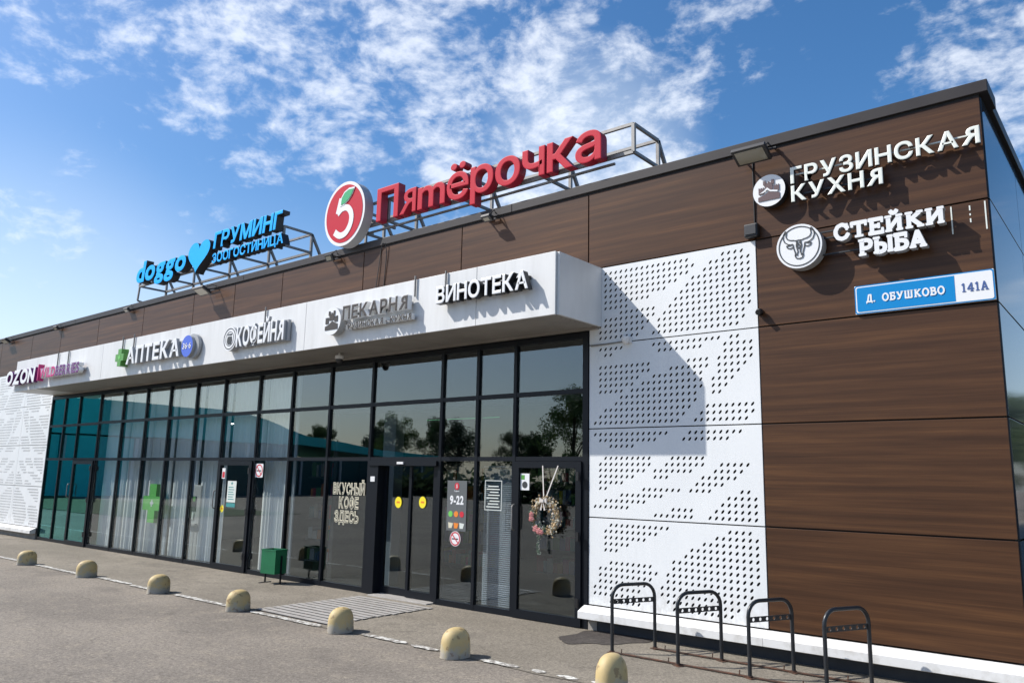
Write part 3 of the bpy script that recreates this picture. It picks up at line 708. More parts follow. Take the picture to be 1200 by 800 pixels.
# curtains
names = ['far left one beside the teal bay', 'second from the teal bay', 'behind the green cross', 'between the green cross and the cash machine', 'behind the cash machine', 'above and behind the pharmacy door', 'right of the pharmacy door, behind the green bin']
for k in range(7):
    i = 3 + k; a, b = mull[i] - .02, mull[i + 1] - .10
    y = .24; N = 46; mb = MB(); V = []; rn = random.Random(k)
    z0 = .06 if i != 8 else 2.1
    fr = rn.uniform(.8, 1.2); dens = rn.uniform(-.02, .04)
    a -= dens
    for j in range(N + 1):
        x = a + (b - a) * j / N; yy = y + .03 * math.sin(j * 1.35 * fr + rn.uniform(-.5, .5)) 
        V += [(x, yy, z0), (x + rn.uniform(-.004, .004), yy * .6 + y * .4, 3.62)]
    F = [(2 * j, 2 * j + 2, 2 * j + 3, 2 * j + 1) for j in range(N)]
    V += [(vx, vy + .006, vz) for vx, vy, vz in V]; n0 = 2 * (N + 1)
    F += [tuple(q + n0 for q in f)[::-1] for f in F] + [(0, 1, n0 + 1, n0), (2 * N, n0 + 2 * N, n0 + 2 * N + 1, 2 * N + 1)]
    mb.add(V, F, 'curtain'); o = mb.build('curtain', smooth=True, off=((a + b) / 2, y, z0))
    tag(o, 'white pleated curtain inside the shop glazing, ' + names[k], 'curtain', 'white curtains behind the glazing')
# venetian blind
vb = tag(empty('venetian_blind', (-7.25, .16, .1)), 'grey horizontal slat blind behind the pane left of the wreath door', 'blind')
mb = MB(); z = .06
while z < 1.95:
    T = Matrix.Translation((-7.27, .16, z)) @ Matrix.Rotation(R(56), 4, 'X')
    mb.box(-.30, .27, -.012, .012, -.0008, .0008, 'blind', T); z += .0275
o = mb.build('slats', vb); o['kind'] = 'stuff'
bx('head_rail', vb, 'blind', -7.57, -7.0, .14, .18, 1.955, 1.985)
for x in (-7.45, -7.1): MB().tube([(x, .145, .06), (x, .145, 1.96)], .002, 'white_plastic', 5).build('cord', vb)
# ATM
atm = tag(empty('cash_machine', (-15.6, .6, .02)), 'grey cash machine with a small screen behind the glass left of the pharmacy door', 'cash machine')
ax, ay = -15.62, .20
bx('body', atm, 'atm_grey', ax - .28, ax + .28, ay - .0, ay + .16, .62, 1.55, bev=.02)
bx('screen_surround', atm, 'print_dark', ax - .13, ax + .12, ay - .012, ay - .001, 1.02, 1.32)
bx('screen', atm, 'medical_green', ax - .11, ax + .10, ay - .016, ay - .0125, 1.22, 1.31); bx('panel_print', atm, 'paper', ax - .07, ax + .07, ay - .016, ay - .0125, .85, 1.0)
bx('card_slot', atm, 'print_red', ax - .24, ax - .17, ay - .01, ay - .001, .98, 1.10); bx('pedestal', atm, 'atm_grey', ax - .2, ax + .2, ay + .02, ay + .15, .02, .62)
bx('shelf_lip', atm, 'atm_grey', ax - .24, ax + .22, ay - .06, ay - .001, .74, .78)

# ------------------------------------------------------------------ signs on the canopy
YS = -1.0
def sign(name, label, loc, cat='sign'): return tag(empty(name, loc), label, cat)
def hangers(s, xs, z0=4.30, z1=4.60):
    for x in xs: MB().box(x - .007, x + .007, -1.035, -1.01, z0, z1 - .02, 'metal_grey').build('hanger', s)
# wine
s = sign('shop_sign', 'white block letters reading ВИНОТЕКА with black edges, rightmost on the canopy', (-6.6, -1, 4.1))
lettering(s, 'ВИНОТЕКА', -7.38, -5.80, 4.10, .222, -1.15, -1.05, 'letter_white', 'letter_dark_side', bold=.028, gap=.07)
bx('mounting_rail', s, 'letter_dark_side', -7.34, -5.86, -1.045, -1.005, 4.13, 4.17); bx('mounting_rail', s, 'letter_dark_side', -7.34, -5.86, -1.045, -1.005, 4.25, 4.29)
hangers(s, (-7.33,), 4.3, 4.60)
# bakery
s = sign('shop_sign', 'dark bronze letters ПЕКАРНЯ over a smaller line beside a round castle badge', (-8.7, -1, 4.1))
lettering(s, 'ПЕКАРНЯ', -9.37, -7.95, 4.11, .20, -1.14, -1.05, 'letter_bronze', 'letter_light_side', bold=.03, gap=.12)
lettering(s, 'ГРУЗИНСКАЯ - КУХНЯ', -9.32, -7.88, 3.96, .085, -1.12, -1.05, 'letter_bronze', 'letter_light_side', bold=.02, gap=.10)
bx('backing_rail', s, 'letter_grey_side', -9.3, -7.9, -1.049, -1.01, 3.97, 4.01); bx('backing_rail', s, 'letter_grey_side', -9.35, -7.96, -1.049, -1.01, 4.19, 4.23)
def castle(parent, cx, cz, w, y, m, name='castle_emblem'):
    """castle on a hill with battlements; two layers of flat relief"""
    u = w / 2; mb = MB()
    def P(pts, yy=0, mm_=m): mb.prism([(cx + a * u, cz + b * u) for a, b in pts], y - yy, y + .004 - yy * .2, mm_)
    P([(-.85, -.75), (.85, -.75), (.85, -.30), (.5, -.18), (.1, .0), (-.35, -.28), (-.85, -.42)])
    def tower(x0, x1, z0, z1, k):
        P([(x0, z0), (x1, z0), (x1, z1), (x0, z1)], .0005 * k)
        n = 3; w_ = (x1 - x0) / (2 * n - 1)
        for i in range(n): P([(x0 + 2 * i * w_, z1), (x0 + (2 * i + 1) * w_, z1), (x0 + (2 * i + 1) * w_, z1 + .12), (x0 + 2 * i * w_, z1 + .12)], .0005 * k)
    tower(-.30, .32, .05, .62, 1); tower(-.80, -.38, -.20, .22, 2); tower(.40, .82, -.10, .28, 3); tower(-.42, -.22, .5, .75, 4); tower(.24, .44, .5, .75, 5)
    return mb.build(name, parent)
mb = MB(); mb.prism(disc(-9.62, 4.12, .215, .215), -1.14, -1.03, 'letter_white', 'letter_grey_side'); mb.build('round_badge', s)
castle(s, -9.62, 4.12, .36, -1.146, 'letter_bronze'); hangers(s, (-7.93,), 4.3, 4.62)
# coffee shop
s = sign('shop_sign', 'tall narrow white letters КОФЕЙНЯ on a grey box beside a round badge', (-11.6, -1, 4.1))
bx('backing_box', s, 'letter_grey_side', -12.24, -10.84, -1.075, -1.02, 3.95, 4.30)
lettering(s, 'КОФЕЙНЯ', -12.28, -10.88, 3.96, .325, -1.13, -1.076, 'letter_white', 'letter_grey_side', bold=.035, gap=.06)
mb = MB(); mb.prism(disc(-12.50, 4.13, .215), -1.12, -1.02, 'letter_white', 'letter_grey_side'); mb.build('round_badge', s)
mb = MB()
for r_, a in ((.19, .175), (.13, .12)):
    o_ = disc(-12.50, 4.13, r_); i_ = disc(-12.50, 4.13, a); n = len(o_)
    mb.add([(x, -1.124, z) for x, z in o_ + i_], [(k, (k + 1) % n, n + (k + 1) % n, n + k) for k in range(n)], 'print_dark')
mb.build('badge_ring', s)
mb = MB(); mb.prism([(-12.58, 4.10), (-12.42, 4.10), (-12.44, 4.17), (-12.56, 4.17)], -1.126, -1.121, 'print_dark'); mb.prism([(-12.55, 4.03), (-12.45, 4.03), (-12.42, 4.095), (-12.58, 4.095)], -1.1255, -1.1205, 'print_dark'); mb.build('cup_emblem', s)
lettering(s, 'КОФЕ', -12.57, -12.43, 4.19, .028, -1.125, -1.12, 'print_dark', bold=.01, joined=True, name='badge_text'); hangers(s, (-11.6,), 4.3, 4.63)
# pharmacy
s = sign('pharmacy_sign', 'white letters АПТЕКА between a green cross and a blue 36·6 disc', (-15.3, -1, 4.1))
bx('backing_box', s, 'letter_grey_side', -16.25, -14.05, -1.07, -1.02, 4.0, 4.27)
lettering(s, 'АПТЕКА', -16.38, -14.22, 3.965, .335, -1.14, -1.071, 'letter_white', 'letter_grey_side', bold=.035, gap=.09)
def cross(cx, cz, r_, t): return [(cx - t, cz - r_), (cx + t, cz - r_), (cx + t, cz - t), (cx + r_, cz - t), (cx + r_, cz + t), (cx + t, cz + t), (cx + t, cz + r_), (cx - t, cz + r_), (cx - t, cz + t), (cx - r_, cz + t), (cx - r_, cz - t), (cx - t, cz - t)]
mb = MB(); mb.prism(cross(-16.62, 4.13, .18, .075), -1.17, -1.02, 'medical_green'); mb.build('green_cross', s)
mb = MB(); mb.prism(cross(-16.62, 4.13, .05, .02), -1.174, -1.171, 'cross_bright'); mb.build('cross_centre', s)
mb = MB(); mb.prism(disc(-13.93, 4.13, .205), -1.14, -1.08, 'round_blue', 'letter_grey_side'); mb.build('blue_disc', s)
mb = MB(); mb.prism(disc(-13.85, 4.13, .235), -1.079, -1.02, 'letter_grey_side'); mb.build('disc_housing', s)
lettering(s, '36·6', -14.08, -13.78, 4.08, .11, -1.147, -1.141, 'letter_white', bold=.015, joined=True, name='number_text'); hangers(s, (-16.85, -16.35), 4.3, 4.64)
# pickup points
s = sign('shop_sign', 'white letters OZON tilted against the leftmost end of the canopy', (-22, -1, 4))
lettering(s, 'OZON', -23.05, -21.15, 3.90, .37, -1.17, -1.07, 'letter_white', 'purple', bold=.05, gap=.05, shear=.12)
bx('mounting_rail', s, 'letter_grey_side', -22.8, -21.2, -1.06, -1.01, 3.98, 4.02)
bx('divider_bar', s, 'magenta', -20.97, -20.93, -1.16, -1.03, 3.92, 4.32)
s = sign('shop_sign', 'magenta to purple letters WILDBERRIES on the left end of the canopy', (-19.7, -1, 4))
ls = lettering(s, 'WILDBERRIES', -20.82, -18.58, 3.96, .245, -1.17, -1.06, 'magenta', 'letter_white', bold=.04, gap=.05)
for k, o in enumerate(ls):
    if k > 3: o.data.materials[0] = M['purple']
bx('mounting_rail', s, 'letter_grey_side', -20.7, -18.55, -1.058, -1.01, 4.03, 4.07); hangers(s, (-20.2, -19.6), 4.15, 4.58)

# ------------------------------------------------------------------ signs on the wood at the right
s = sign('restaurant_sign', 'ivory letters ГРУЗИНСКАЯ КУХНЯ with a round castle badge, top right', (-2.2, 0, 5.05))
lettering(s, 'ГРУЗИНСКАЯ', -2.90, -1.07, 5.075, .178, -.16, -.11, 'letter_ivory', 'letter_dark_side', bold=.03, gap=.10)
lettering(s, 'КУХНЯ', -2.90, -1.955, 4.865, .175, -.16, -.11, 'letter_ivory', 'letter_dark_side', bold=.03, gap=.10)
mb = MB(); mb.prism(disc(-3.15, 5.06, .185), -.15, -.05, 'letter_white', 'letter_dark_side'); mb.build('round_badge', s)
castle(s, -3.15, 5.055, .29, -.158, 'castle')
mb = MB(); mb.prism([(-3.255, 5.035), (-3.205, 5.06), (-3.165, 5.095), (-3.13, 5.06), (-3.045, 5.04), (-3.05, 5.022), (-3.13, 5.04), (-3.165, 5.068), (-3.21, 5.038)], -.163, -.160, 'letter_white'); mb.build('snow_ridge', s)
bx('mounting_rail', s, 'letter_ivory', -2.86, -1.10, -.105, -.085, 5.185, 5.20); bx('mounting_rail', s, 'letter_dark_side', -2.86, -2.0, -.105, -.085, 4.95, 4.97)
for x in (-2.8, -1.9, -1.2): bx('stand_off', s, 'letter_dark_side', x, x + .02, -.085, -.024, 5.18, 5.205)
# steaks and fish: bold slab-serif letters built from strokes
SG = {
 'С': (0.95, [[(.86, .30), (.72, .10), (.48, .02), (.22, .12), (.08, .38), (.08, .62), (.22, .88), (.48, .98), (.70, .90), (.84, .70)]], [(.80, .60, .80, .98)]),
 'Т': (1.0, [[(.5, .05), (.5, .93)], [(.04, .93), (.96, .93)]], [(.28, .04, .72, .04), (.07, .70, .07, .96), (.93, .70, .93, .96)]),
 'Е': (.9, [[(.2, .04), (.2, .95)], [(.05, .94), (.84, .94)], [(.2, .5), (.62, .5)], [(.05, .05), (.86, .05)]], [(.82, .72, .82, .96), (.84, .04, .84, .30), (.62, .36, .62, .64)]),
 'Й': (1.1, [[(.2, .04), (.2, .95)], [(.85, .04), (.85, .95)], [(.22, .12), (.83, .86)], [(.36, 1.28), (.45, 1.15), (.62, 1.15), (.72, 1.28)]], [(.04, .04, .36, .04), (.04, .95, .36, .95), (.7, .04, 1.0, .04), (.7, .95, 1.0, .95)]),
 'И': (1.1, [[(.2, .04), (.2, .95)], [(.85, .04), (.85, .95)], [(.22, .12), (.83, .86)]], [(.04, .04, .36, .04), (.04, .95, .36, .95), (.7, .04, 1.0, .04), (.7, .95, 1.0, .95)]),
 'К': (1.05, [[(.2, .04), (.2, .95)], [(.25, .48), (.80, .90)], [(.38, .55), (.86, .08)]], [(.04, .04, .38, .04), (.04, .95, .38, .95), (.68, .95, .98, .95), (.70, .04, 1.02, .04)]),
 'Р': (.9, [[(.2, .04), (.2, .95)], [(.2, .93), (.55, .93), (.75, .85), (.80, .68), (.74, .50), (.55, .42), (.2, .42)]], [(.03, .04, .42, .04), (.03, .95, .3, .95)]),
 'Ы': (1.25, [[(.2, .04), (.2, .95)], [(.2, .56), (.50, .56), (.70, .48), (.74, .30), (.68, .12), (.48, .05), (.2, .05)], [(1.08, .04), (1.08, .95)]], [(.03, .95, .38, .95), (.93, .04, 1.22, .04), (.93, .95, 1.22, .95), (.03, .04, .3, .04)]),
 'Б': (.9, [[(.2, .04), (.2, .95)], [(.05, .94), (.78, .94)], [(.2, .56), (.52, .56), (.74, .48), (.80, .30), (.72, .12), (.52, .05), (.05, .05)]], [(.76, .72, .76, .96)]),
 'А': (1.05, [[(.16, .06), (.50, .96)], [(.50, .96), (.86, .06)], [(.28, .32), (.72, .32)]], [(.02, .04, .34, .04), (.66, .04, 1.0, .04)]),
 'Д': (1.1, [[(.26, .12), (.46, .95)], [(.46, .95), (.82, .95)], [(.82, .06), (.82, .95)], [(.06, .06), (1.02, .06)]], [(.08, -.14, .08, .08), (1.0, -.14, 1.0, .08)]),
 'О': (1.0, [[(.5, .02), (.24, .12), (.08, .36), (.08, .64), (.24, .88), (.5, .98), (.76, .88), (.92, .64), (.92, .36), (.76, .12), (.5, .02)]], []),
 'У': (1.0, [[(.14, .93), (.50, .36)], [(.86, .95), (.44, .14), (.30, .04), (.14, .08)]], [(.0, .95, .30, .95), (.70, .95, 1.0, .95)]),
 'Ш': (1.35, [[(.18, .04), (.18, .95)], [(.66, .04), (.66, .95)], [(1.14, .04), (1.14, .95)], [(.18, .05), (1.14, .05)]], [(.04, .95, .32, .95), (.52, .95, .8, .95), (1.0, .95, 1.28, .95)]),
 'В': (.92, [[(.2, .04), (.2, .95)], [(.05, .94), (.52, .94), (.70, .86), (.72, .68), (.60, .54), (.2, .52)], [(.2, .52), (.62, .50), (.80, .40), (.82, .22), (.70, .08), (.5, .05), (.05, .05)]], []),
 '1': (.6, [[(.32, .04), (.32, .95)], [(.32, .95), (.10, .80)]], [(.12, .04, .54, .04)]),
 '4': (.9, [[(.64, .04), (.64, .95)], [(.64, .95), (.08, .30)], [(.08, .30), (.86, .30)]], [(.46, .04, .82, .04)]),
 '.': (.4, [[(.15, .02), (.15, .10)]], []),
}
SG['A'] = SG['А']
def slab(parent, text, X0, X1, Z, H, y0, y1, face, side, w=.2, sw=.12, gap=.1, name='letter', rise=0.0, joined=False):
    tot = sum((SG[c][0] if c != ' ' else .45) + gap for c in text) - gap; k = (X1 - X0) / tot; x = X0; mb = MB()
    for c in text:
        if c == ' ': x += (.45 + gap) * k; continue
        wd, st, se = SG[c]
        if not joined: mb = MB()
        q = 0
        def seg(a, b, t):
            nonlocal q
            A, Bp = Vector((x + a[0] * k, Z + a[1] * H)), Vector((x + b[0] * k, Z + b[1] * H)); d = Bp - A
            if d.length < 1e-6: return
            d.normalize(); nn = Vector((-d.y, d.x)) * t * H / 2; e = d * t * H * .30
            pts = [A - e - nn * .7, A - nn, Bp - nn, Bp + e - nn * .7, Bp + e + nn * .7, Bp + nn, A + nn, A - e + nn * .7]
            mb.prism([(p.x, p.y) for p in pts], y0 - q * .00025, y1 + q * .0001, face, side); q += 1
        for pl in st:
            for a, b in zip(pl[:-1], pl[1:]): seg(a, b, w)
        for s4 in se: seg(s4[:2], s4[2:], sw)
        x += (wd + gap) * k
        if not joined: mb.build(name, parent)
    if joined: mb.build(name, parent)
s = sign('restaurant_sign', 'white slab-serif letters СТЕЙКИ РЫБА beside a round bull head badge', (-2, 0, 4.3))
slab(s, 'СТЕЙКИ', -2.45, -1.41, 4.335, .16, -.20, -.11, 'letter_white', 'letter_grey_side', w=.27, sw=.17, gap=.10)
slab(s, 'РЫБА', -2.215, -1.585, 4.13, .165, -.20, -.11, 'letter_white', 'letter_grey_side', w=.27, sw=.17, gap=.08)
for z in (4.22, 4.40, 4.47): bx('mounting_rail', s, 'letter_dark_side', -2.62, -1.45 if z > 4.3 else -1.62, -.105, -.08, z, z + .016)
for x in (-2.5, -2.0, -1.6): bx('stand_off', s, 'letter_dark_side', x, x + .02, -.08, -.024, 4.398, 4.418)
BC = (-2.825, 4.34)
mb = MB(); mb.prism(disc(*BC, .245), -.20, -.06, 'letter_white', 'letter_grey_side'); mb.build('round_badge', s)
mb = MB(); o_ = disc(*BC, .222); i_ = disc(*BC, .210); n = len(o_)
mb.add([(x, -.2035, z) for x, z in o_ + i_], [(k, (k + 1) % n, n + (k + 1) % n, n + k) for k in range(n)], 'print_dark'); mb.build('badge_ring', s)
def strokes(parent, lines, cx, cz, sc_, y, w, m, name):
    mb = MB(); q = 0
    for pl in lines:
        for a, b in zip(pl[:-1], pl[1:]):
            for sg in (1, -1):
                A = Vector((cx + sg * a[0] * sc_, cz + a[1] * sc_)); Bp = Vector((cx + sg * b[0] * sc_, cz + b[1] * sc_)); d = (Bp - A)
                if d.length < 1e-6: continue
                d.normalize(); nn = Vector((-d.y, d.x)) * w / 2; e = d * w * .3
                mb.prism([(p.x, p.y) for p in (A - e - nn, Bp + e - nn, Bp + e + nn, A - e + nn)], y - q * .00003, y + .002, m); q += 1
    return mb.build(name, parent)
bull = [[(.0, .34), (.18, .32), (.26, .36), (.42, .38), (.60, .46), (.68, .62), (.64, .86), (.70, .94), (.82, .74), (.84, .52), (.76, .32), (.58, .18), (.40, .14), (.34, .16)],
        [(.34, .16), (.48, .10), (.66, .10), (.62, -.02), (.46, -.08), (.32, -.02)], [(.32, .14), (.30, -.04), (.20, -.38), (.22, -.52), (.16, -.66), (.0, -.70)],
        [(.10, .30), (.14, .02), (.06, -.30), (.12, -.46)], [(.0, .12), (.09, .02), (.0, -.16)], [(.10, -.50), (.18, -.46)], [(.04, .24), (.09, .12)]]
strokes(s, bull, BC[0], BC[1], .20, -.206, .0095, 'print_dark', 'bull_head_emblem')
# address plate
s = sign('address_plate', 'blue and white street plate reading Д. ОБУШКОВО 141А', (-1.7, 0, 3.7))
bx('plate', s, 'letter_white', -2.325, -1.055 - .012, -.050, -.026, 3.55, 3.85, bev=.006)
def rr_(x0, x1, z0, z1, r_, rl=True, rrt=True):
    P = []
    for cx_, cz_, a0, on in ((x0 + r_, z0 + r_, 180, rl), (x1 - r_, z0 + r_, 270, rrt), (x1 - r_, z1 - r_, 0, rrt), (x0 + r_, z1 - r_, 90, rl)):
        if on: P += [(cx_ + r_ * math.cos(R(a0 + k * 22.5)), cz_ + r_ * math.sin(R(a0 + k * 22.5))) for k in range(5)]
        else: P.append((x0 if a0 in (180, 90) else x1, z0 if a0 in (180, 270) else z1))
    return P
mb = MB(); mb.prism(rr_(-2.323, -1.069, 3.552, 3.848, .02), -.0525, -.0505, 'sign_blue'); mb.build('blue_rim', s)
mb = MB(); mb.prism(rr_(-2.312, -1.080, 3.563, 3.837, .02), -.0545, -.0527, 'letter_white'); mb.build('white_field', s)
mb = MB(); mb.prism(rr_(-2.302, -1.40, 3.573, 3.827, .02, True, False), -.0565, -.0547, 'sign_blue'); mb.build('blue_field', s)
slab(s, 'Д.', -2.21, -2.12, 3.665, .078, -.0600, -.0570, 'letter_white', 'letter_white', w=.20, sw=.12, gap=.12)
slab(s, 'ОБУШКОВО', -2.055, -1.49, 3.66, .078, -.0600, -.0570, 'letter_white', 'letter_white', w=.20, sw=.12, gap=.20)
slab(s, '141А', -1.345, -1.12, 3.655, .085, -.0580, -.0550, 'navy', 'navy', w=.15, sw=.10, gap=.2)
# bare fixing strips left on the cladding
for k, (x, z0, z1, l) in enumerate(((-1.385, 4.25, 4.53, 'pale vertical glue strip on the brown cladding, left of three'), (-1.095, 4.25, 4.53, 'pale vertical glue strip on the brown cladding, right beside the corner'))):
    tag(bx('adhesive_strip', None, 'letter_ivory', x - .006, x + .006, -.026, -.0225, z0, z1), l, 'strip', 'glue strips left of a removed sign')
st = tag(empty('adhesive_strip', (-1.225, -.02, 4.34)), 'broken pale glue strip in three short dabs between two longer strips', 'strip', 'glue strips left of a removed sign')
for z0, z1 in ((4.34, 4.38), (4.41, 4.43), (4.46, 4.51)): bx('dab', st, 'letter_ivory', -1.231, -1.219, -.026, -.0225, z0, z1)

# ------------------------------------------------------------------ roof signs
def frame(s, xs, zlo, zhi, yf, yb, zroof=ZT + .02):
    """box truss: front and back chords, posts, depth ties and raking struts"""
    a, b = xs[0], xs[-1]; m = 'metal_grey'; w = .045
    for y in (yf, yb):
        MB().beam((a, y, zlo), (b, y, zlo), w, m).build('frame_chord', s); MB().beam((a, y, zhi), (b, y, zhi), w * .9, m).build('frame_chord', s)
    for x in xs:
        MB().beam((x, yf, zlo), (x, yf, zhi), w, m).build('frame_post', s)
        MB().beam((x, yb, zroof), (x, yb, zhi), w, m).build('frame_post', s)
        MB().beam((x, yf, zlo), (x, yb, zlo), w * .9, m).build('frame_tie', s)
        MB().beam((x, yf, zhi), (x, yb, zhi), w * .9, m).build('frame_tie', s)
        MB().beam((x, yb, zhi), (x - .0, yb + .55, zroof), w, m).build('raking_strut', s)
s = sign('rooftop_sign', 'large red letters Пятёрочка with a round 5 badge on a roof frame', (-7.8, 0, ZT + .03))
frame(s, [-10.6, -9.75, -8.0, -6.45, -4.98], 6.05, 6.44, .0, .65)
MB().beam((-11.1, .05, 5.95), (-5.3, .05, 5.98), .03, 'metal_grey').build('cable_tray', s)
txt = 'Пяmёрочка'
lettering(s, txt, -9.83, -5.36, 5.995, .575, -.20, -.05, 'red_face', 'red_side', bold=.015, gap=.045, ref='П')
def ellipse_badge(cx, cz, rx, rz):
    mb = MB(); mb.prism(disc(cx, cz, rx, rz, 64), -.25, -.06, 'letter_white', 'letter_grey_side'); mb.build('round_badge', s)
    mb = MB(); mb.prism(disc(cx, cz, rx * .90, rz * .90, 64), -.256, -.2505, 'red_face'); mb.build('red_disc', s)
    # numeral 5 with a leaf for its flag
    q = 0; mb = MB(); w = .112; cx -= .005
    pts = [(-.02, .24), (-.10, .04)]
    arc = [(-.16, .03), (-.04, .10), (.11, .08), (.21, -.05), (.20, -.22), (.09, -.36), (-.07, -.39), (-.21, -.31)]
    sm = []
    for i in range(len(arc) - 1):
        p0 = Vector(arc[max(i - 1, 0)]); p1 = Vector(arc[i]); p2 = Vector(arc[i + 1]); p3 = Vector(arc[min(i + 2, len(arc) - 1)])
        for k in range(5):
            t = k / 5; sm.append(tuple(.5 * ((2 * p1) + (p2 - p0) * t + (2 * p0 - 5 * p1 + 4 * p2 - p3) * t * t + (3 * p1 - p0 - 3 * p2 + p3) * t ** 3)))
    sm.append(arc[-1])
    for pl in ([(-.09, .28), (-.16, .035)], sm):
        for a, b in zip(pl[:-1], pl[1:]):
            A, Bp = Vector(a), Vector(b); d = (Bp - A).normalized(); nn = Vector((-d.y, d.x)) * w / 2; e = d * w * .12
            mb.prism([(cx + p.x, cz + p.y) for p in (A - e - nn, Bp + e - nn, Bp + e + nn, A - e + nn)], -.262 - q * .0001, -.257, 'letter_white'); q += 1
    mb.build('numeral_five', s)
    lf = [(-.075, .165), (-.06, .29), (.01, .37), (.12, .41), (.25, .40), (.20, .31), (.12, .23), (.02, .18)]
    mb = MB(); mb.prism([(cx - .005 + (a - .08) * 1.18 + .08, cz + (b - .28) * 1.25 + .28) for a, b in lf], -.2685, -.2575, 'letter_white'); mb.build('leaf_outline', s)
    mb = MB(); mb.prism([(cx + a, cz + b) for a, b in lf], -.2745, -.2695, 'leaf_green'); mb.build('leaf', s)
ellipse_badge(-10.62, 6.29, .545, .58)
for x in (-10.9, -10.3): MB().beam((x, -.07, 6.2), (x, .65, 6.2), .04, 'metal_grey').build('badge_bracket', s)
MB().beam((-11.1, .65, 6.44), (-10.6, .65, 6.44), .04, 'metal_grey').build('badge_bracket', s); MB().beam((-11.1, .65, 6.44), (-11.1, .65, ZT), .04, 'metal_grey').build('badge_bracket', s)

s = sign('rooftop_sign', 'bright blue letters doggo, a blue heart and ГРУМИНГ ЗООГОСТИНИЦА on a roof frame', (-15.5, 0, ZT + .03))
frame(s, [-18.6, -17.3, -15.75, -14.25, -12.78], 6.17, 6.55, .0, .65)
MB().beam((-18.6, .0, 6.17), (-18.65, .0, 5.83), .035, 'metal_grey').build('frame_post', s); MB().beam((-18.65, .0, 5.83), (-18.6, .65, 5.72), .035, 'metal_grey').build('frame_tie', s)
lettering(s, 'doggo', -18.42, -16.14, 6.155, .36, -.20, -.02, 'blue_face', 'letter_dark_side', bold=.035, gap=.035, shear=.14, ref='o')
lettering(s, 'ГРУМИНГ', -15.02, -12.60, 6.43, .335, -.20, -.03, 'blue_face', 'letter_dark_side', bold=.035, gap=.06, shear=.10)
lettering(s, 'ЗООГОСТИНИЦА', -15.02, -12.49, 6.11, .20, -.20, -.03, 'blue_face', 'letter_dark_side', bold=.03, gap=.06)
hp = []
for k in range(48):
    t = 2 * math.pi * k / 48; hx = 16 * math.sin(t) ** 3; hz = 13 * math.cos(t) - 5 * math.cos(2 * t) - 2 * math.cos(3 * t) - math.cos(4 * t)
    hp.append((-15.56 + hx / 16 * .44 + .012 * hz * .35, 6.40 + hz / 14.5 * .345))
mb = MB(); mb.prism(hp[::-1], -.22, -.02, 'blue_face', 'letter_dark_side'); mb.build('heart', s)

# ------------------------------------------------------------------ floodlights, cameras, boxes, cables
def flood(x, y, z, w, h, tilt, lab, bracket=True):
    """body tilted so its glass looks down at the facade"""
    f = tag(empty('floodlight', (x, 0, ZT)), lab, 'floodlight', 'floodlights along the roof edge')
    T = Matrix.Translation((x, y, z)) @ Matrix.Rotation(R(tilt), 4, 'X')
    MB().box(-w / 2, w / 2, -h / 2, h / 2, 0, .05, 'floodlight', T, bev=.008).build('housing', f)
    MB().box(-w / 2 + .035, w / 2 - .035, -h / 2 + .03, h / 2 - .03, -.006, -.001, 'lens', T).build('glass', f)
    q = MB()
    for k in range(6): q.box(-w / 2 + .04 + k * (w - .08) / 5 - .004, -w / 2 + .04 + k * (w - .08) / 5 + .004, -h / 2 + .03, h / 2 - .03, .051, .075, 'floodlight', T)
    q.build('cooling_fins', f)
    for sx in (-1, 1): MB().beam((x + sx * (w / 2 + .012), y, z + .03), (x + sx * (w / 2 + .012), -.03, ZT - .02), .018, 'floodlight').build('bracket', f)
    MB().beam((x - w / 2 - .02, -.06, ZT - .02), (x + w / 2 + .02, -.06, ZT - .02), .02, 'floodlight').build('cross_bar', f)
    MB().tube([(x + w * .3, y, z + .06), (x + w * .35, y * .5, z + .16), (x + w * .3, -.06, ZT + .06), (x + w * .3, .05, ZT + .15)], .008, 'cable', 6).build('cable', f)
flood(-3.30, -.26, 5.47, .40, .24, -26, 'large black floodlight over the castle badge at the right end of the roof edge')
flood(-7.35, -.20, 5.55, .17, .12, -30, 'small floodlight on the roof edge under the red letters')
flood(-11.05, -.20, 5.57, .20, .13, -60, 'small black floodlight on the roof edge left of the round 5 badge')
flood(-15.15, -.30, 5.51, .40, .24, -28, 'wide floodlight jutting out below the blue heart, rust stain beside it')
flood(-18.85, -.15, 5.58, .20, .12, -40, 'small floodlight on the roof edge left of the blue letters')
flood(-23.0, -.15, 5.58, .20, .12, -40, 'small floodlight on the roof edge above the magenta letters')
flood(-26.6, -.20, 5.56, .42, .2, -30, 'floodlight on the roof edge at the far left of the photograph')
f = tag(empty('alarm_siren', (-3.39, -.1, 4.6)), 'black alarm box at the top right corner of the perforated panels', 'alarm')
bx('housing', f, 'black_plastic', -3.475, -3.315, -.11, -.024, 4.575, 4.73, bev=.012)
bx('front_cover', f, 'floodlight', -3.460, -3.33, -.122, -.111, 4.60, 4.715, bev=.004)
mb = MB(); mb.tube([(-3.376, -.03, 4.73), (-3.374, -.034, 5.0), (-3.377, -.03, 5.4), (-3.375, -.03, 5.6)], .008, 'cable', 6); tag(mb.build('cable'), 'black cable running down from the big floodlight to the alarm box', 'cable')
f = tag(empty('security_camera', (-3.34, -.02, 3.70)), 'small black camera on the seam right of the perforated panels', 'camera')
mb = MB(); mb.lathe([(.04, .0), (.045, .02), (.03, .05), (.001, .06)], 'black_plastic', (-3.34, -.07, 3.68), 14); mb.build('base', f)
mb = MB(); mb.tube([(-3.34, -.06, 3.70), (-3.33, -.14, 3.68)], .03, 'black_plastic', 12); mb.build('lens_tube', f, smooth=40); bx('mount', f, 'black_plastic', -3.37, -3.32, -.04, -.023, 3.67, 3.73)
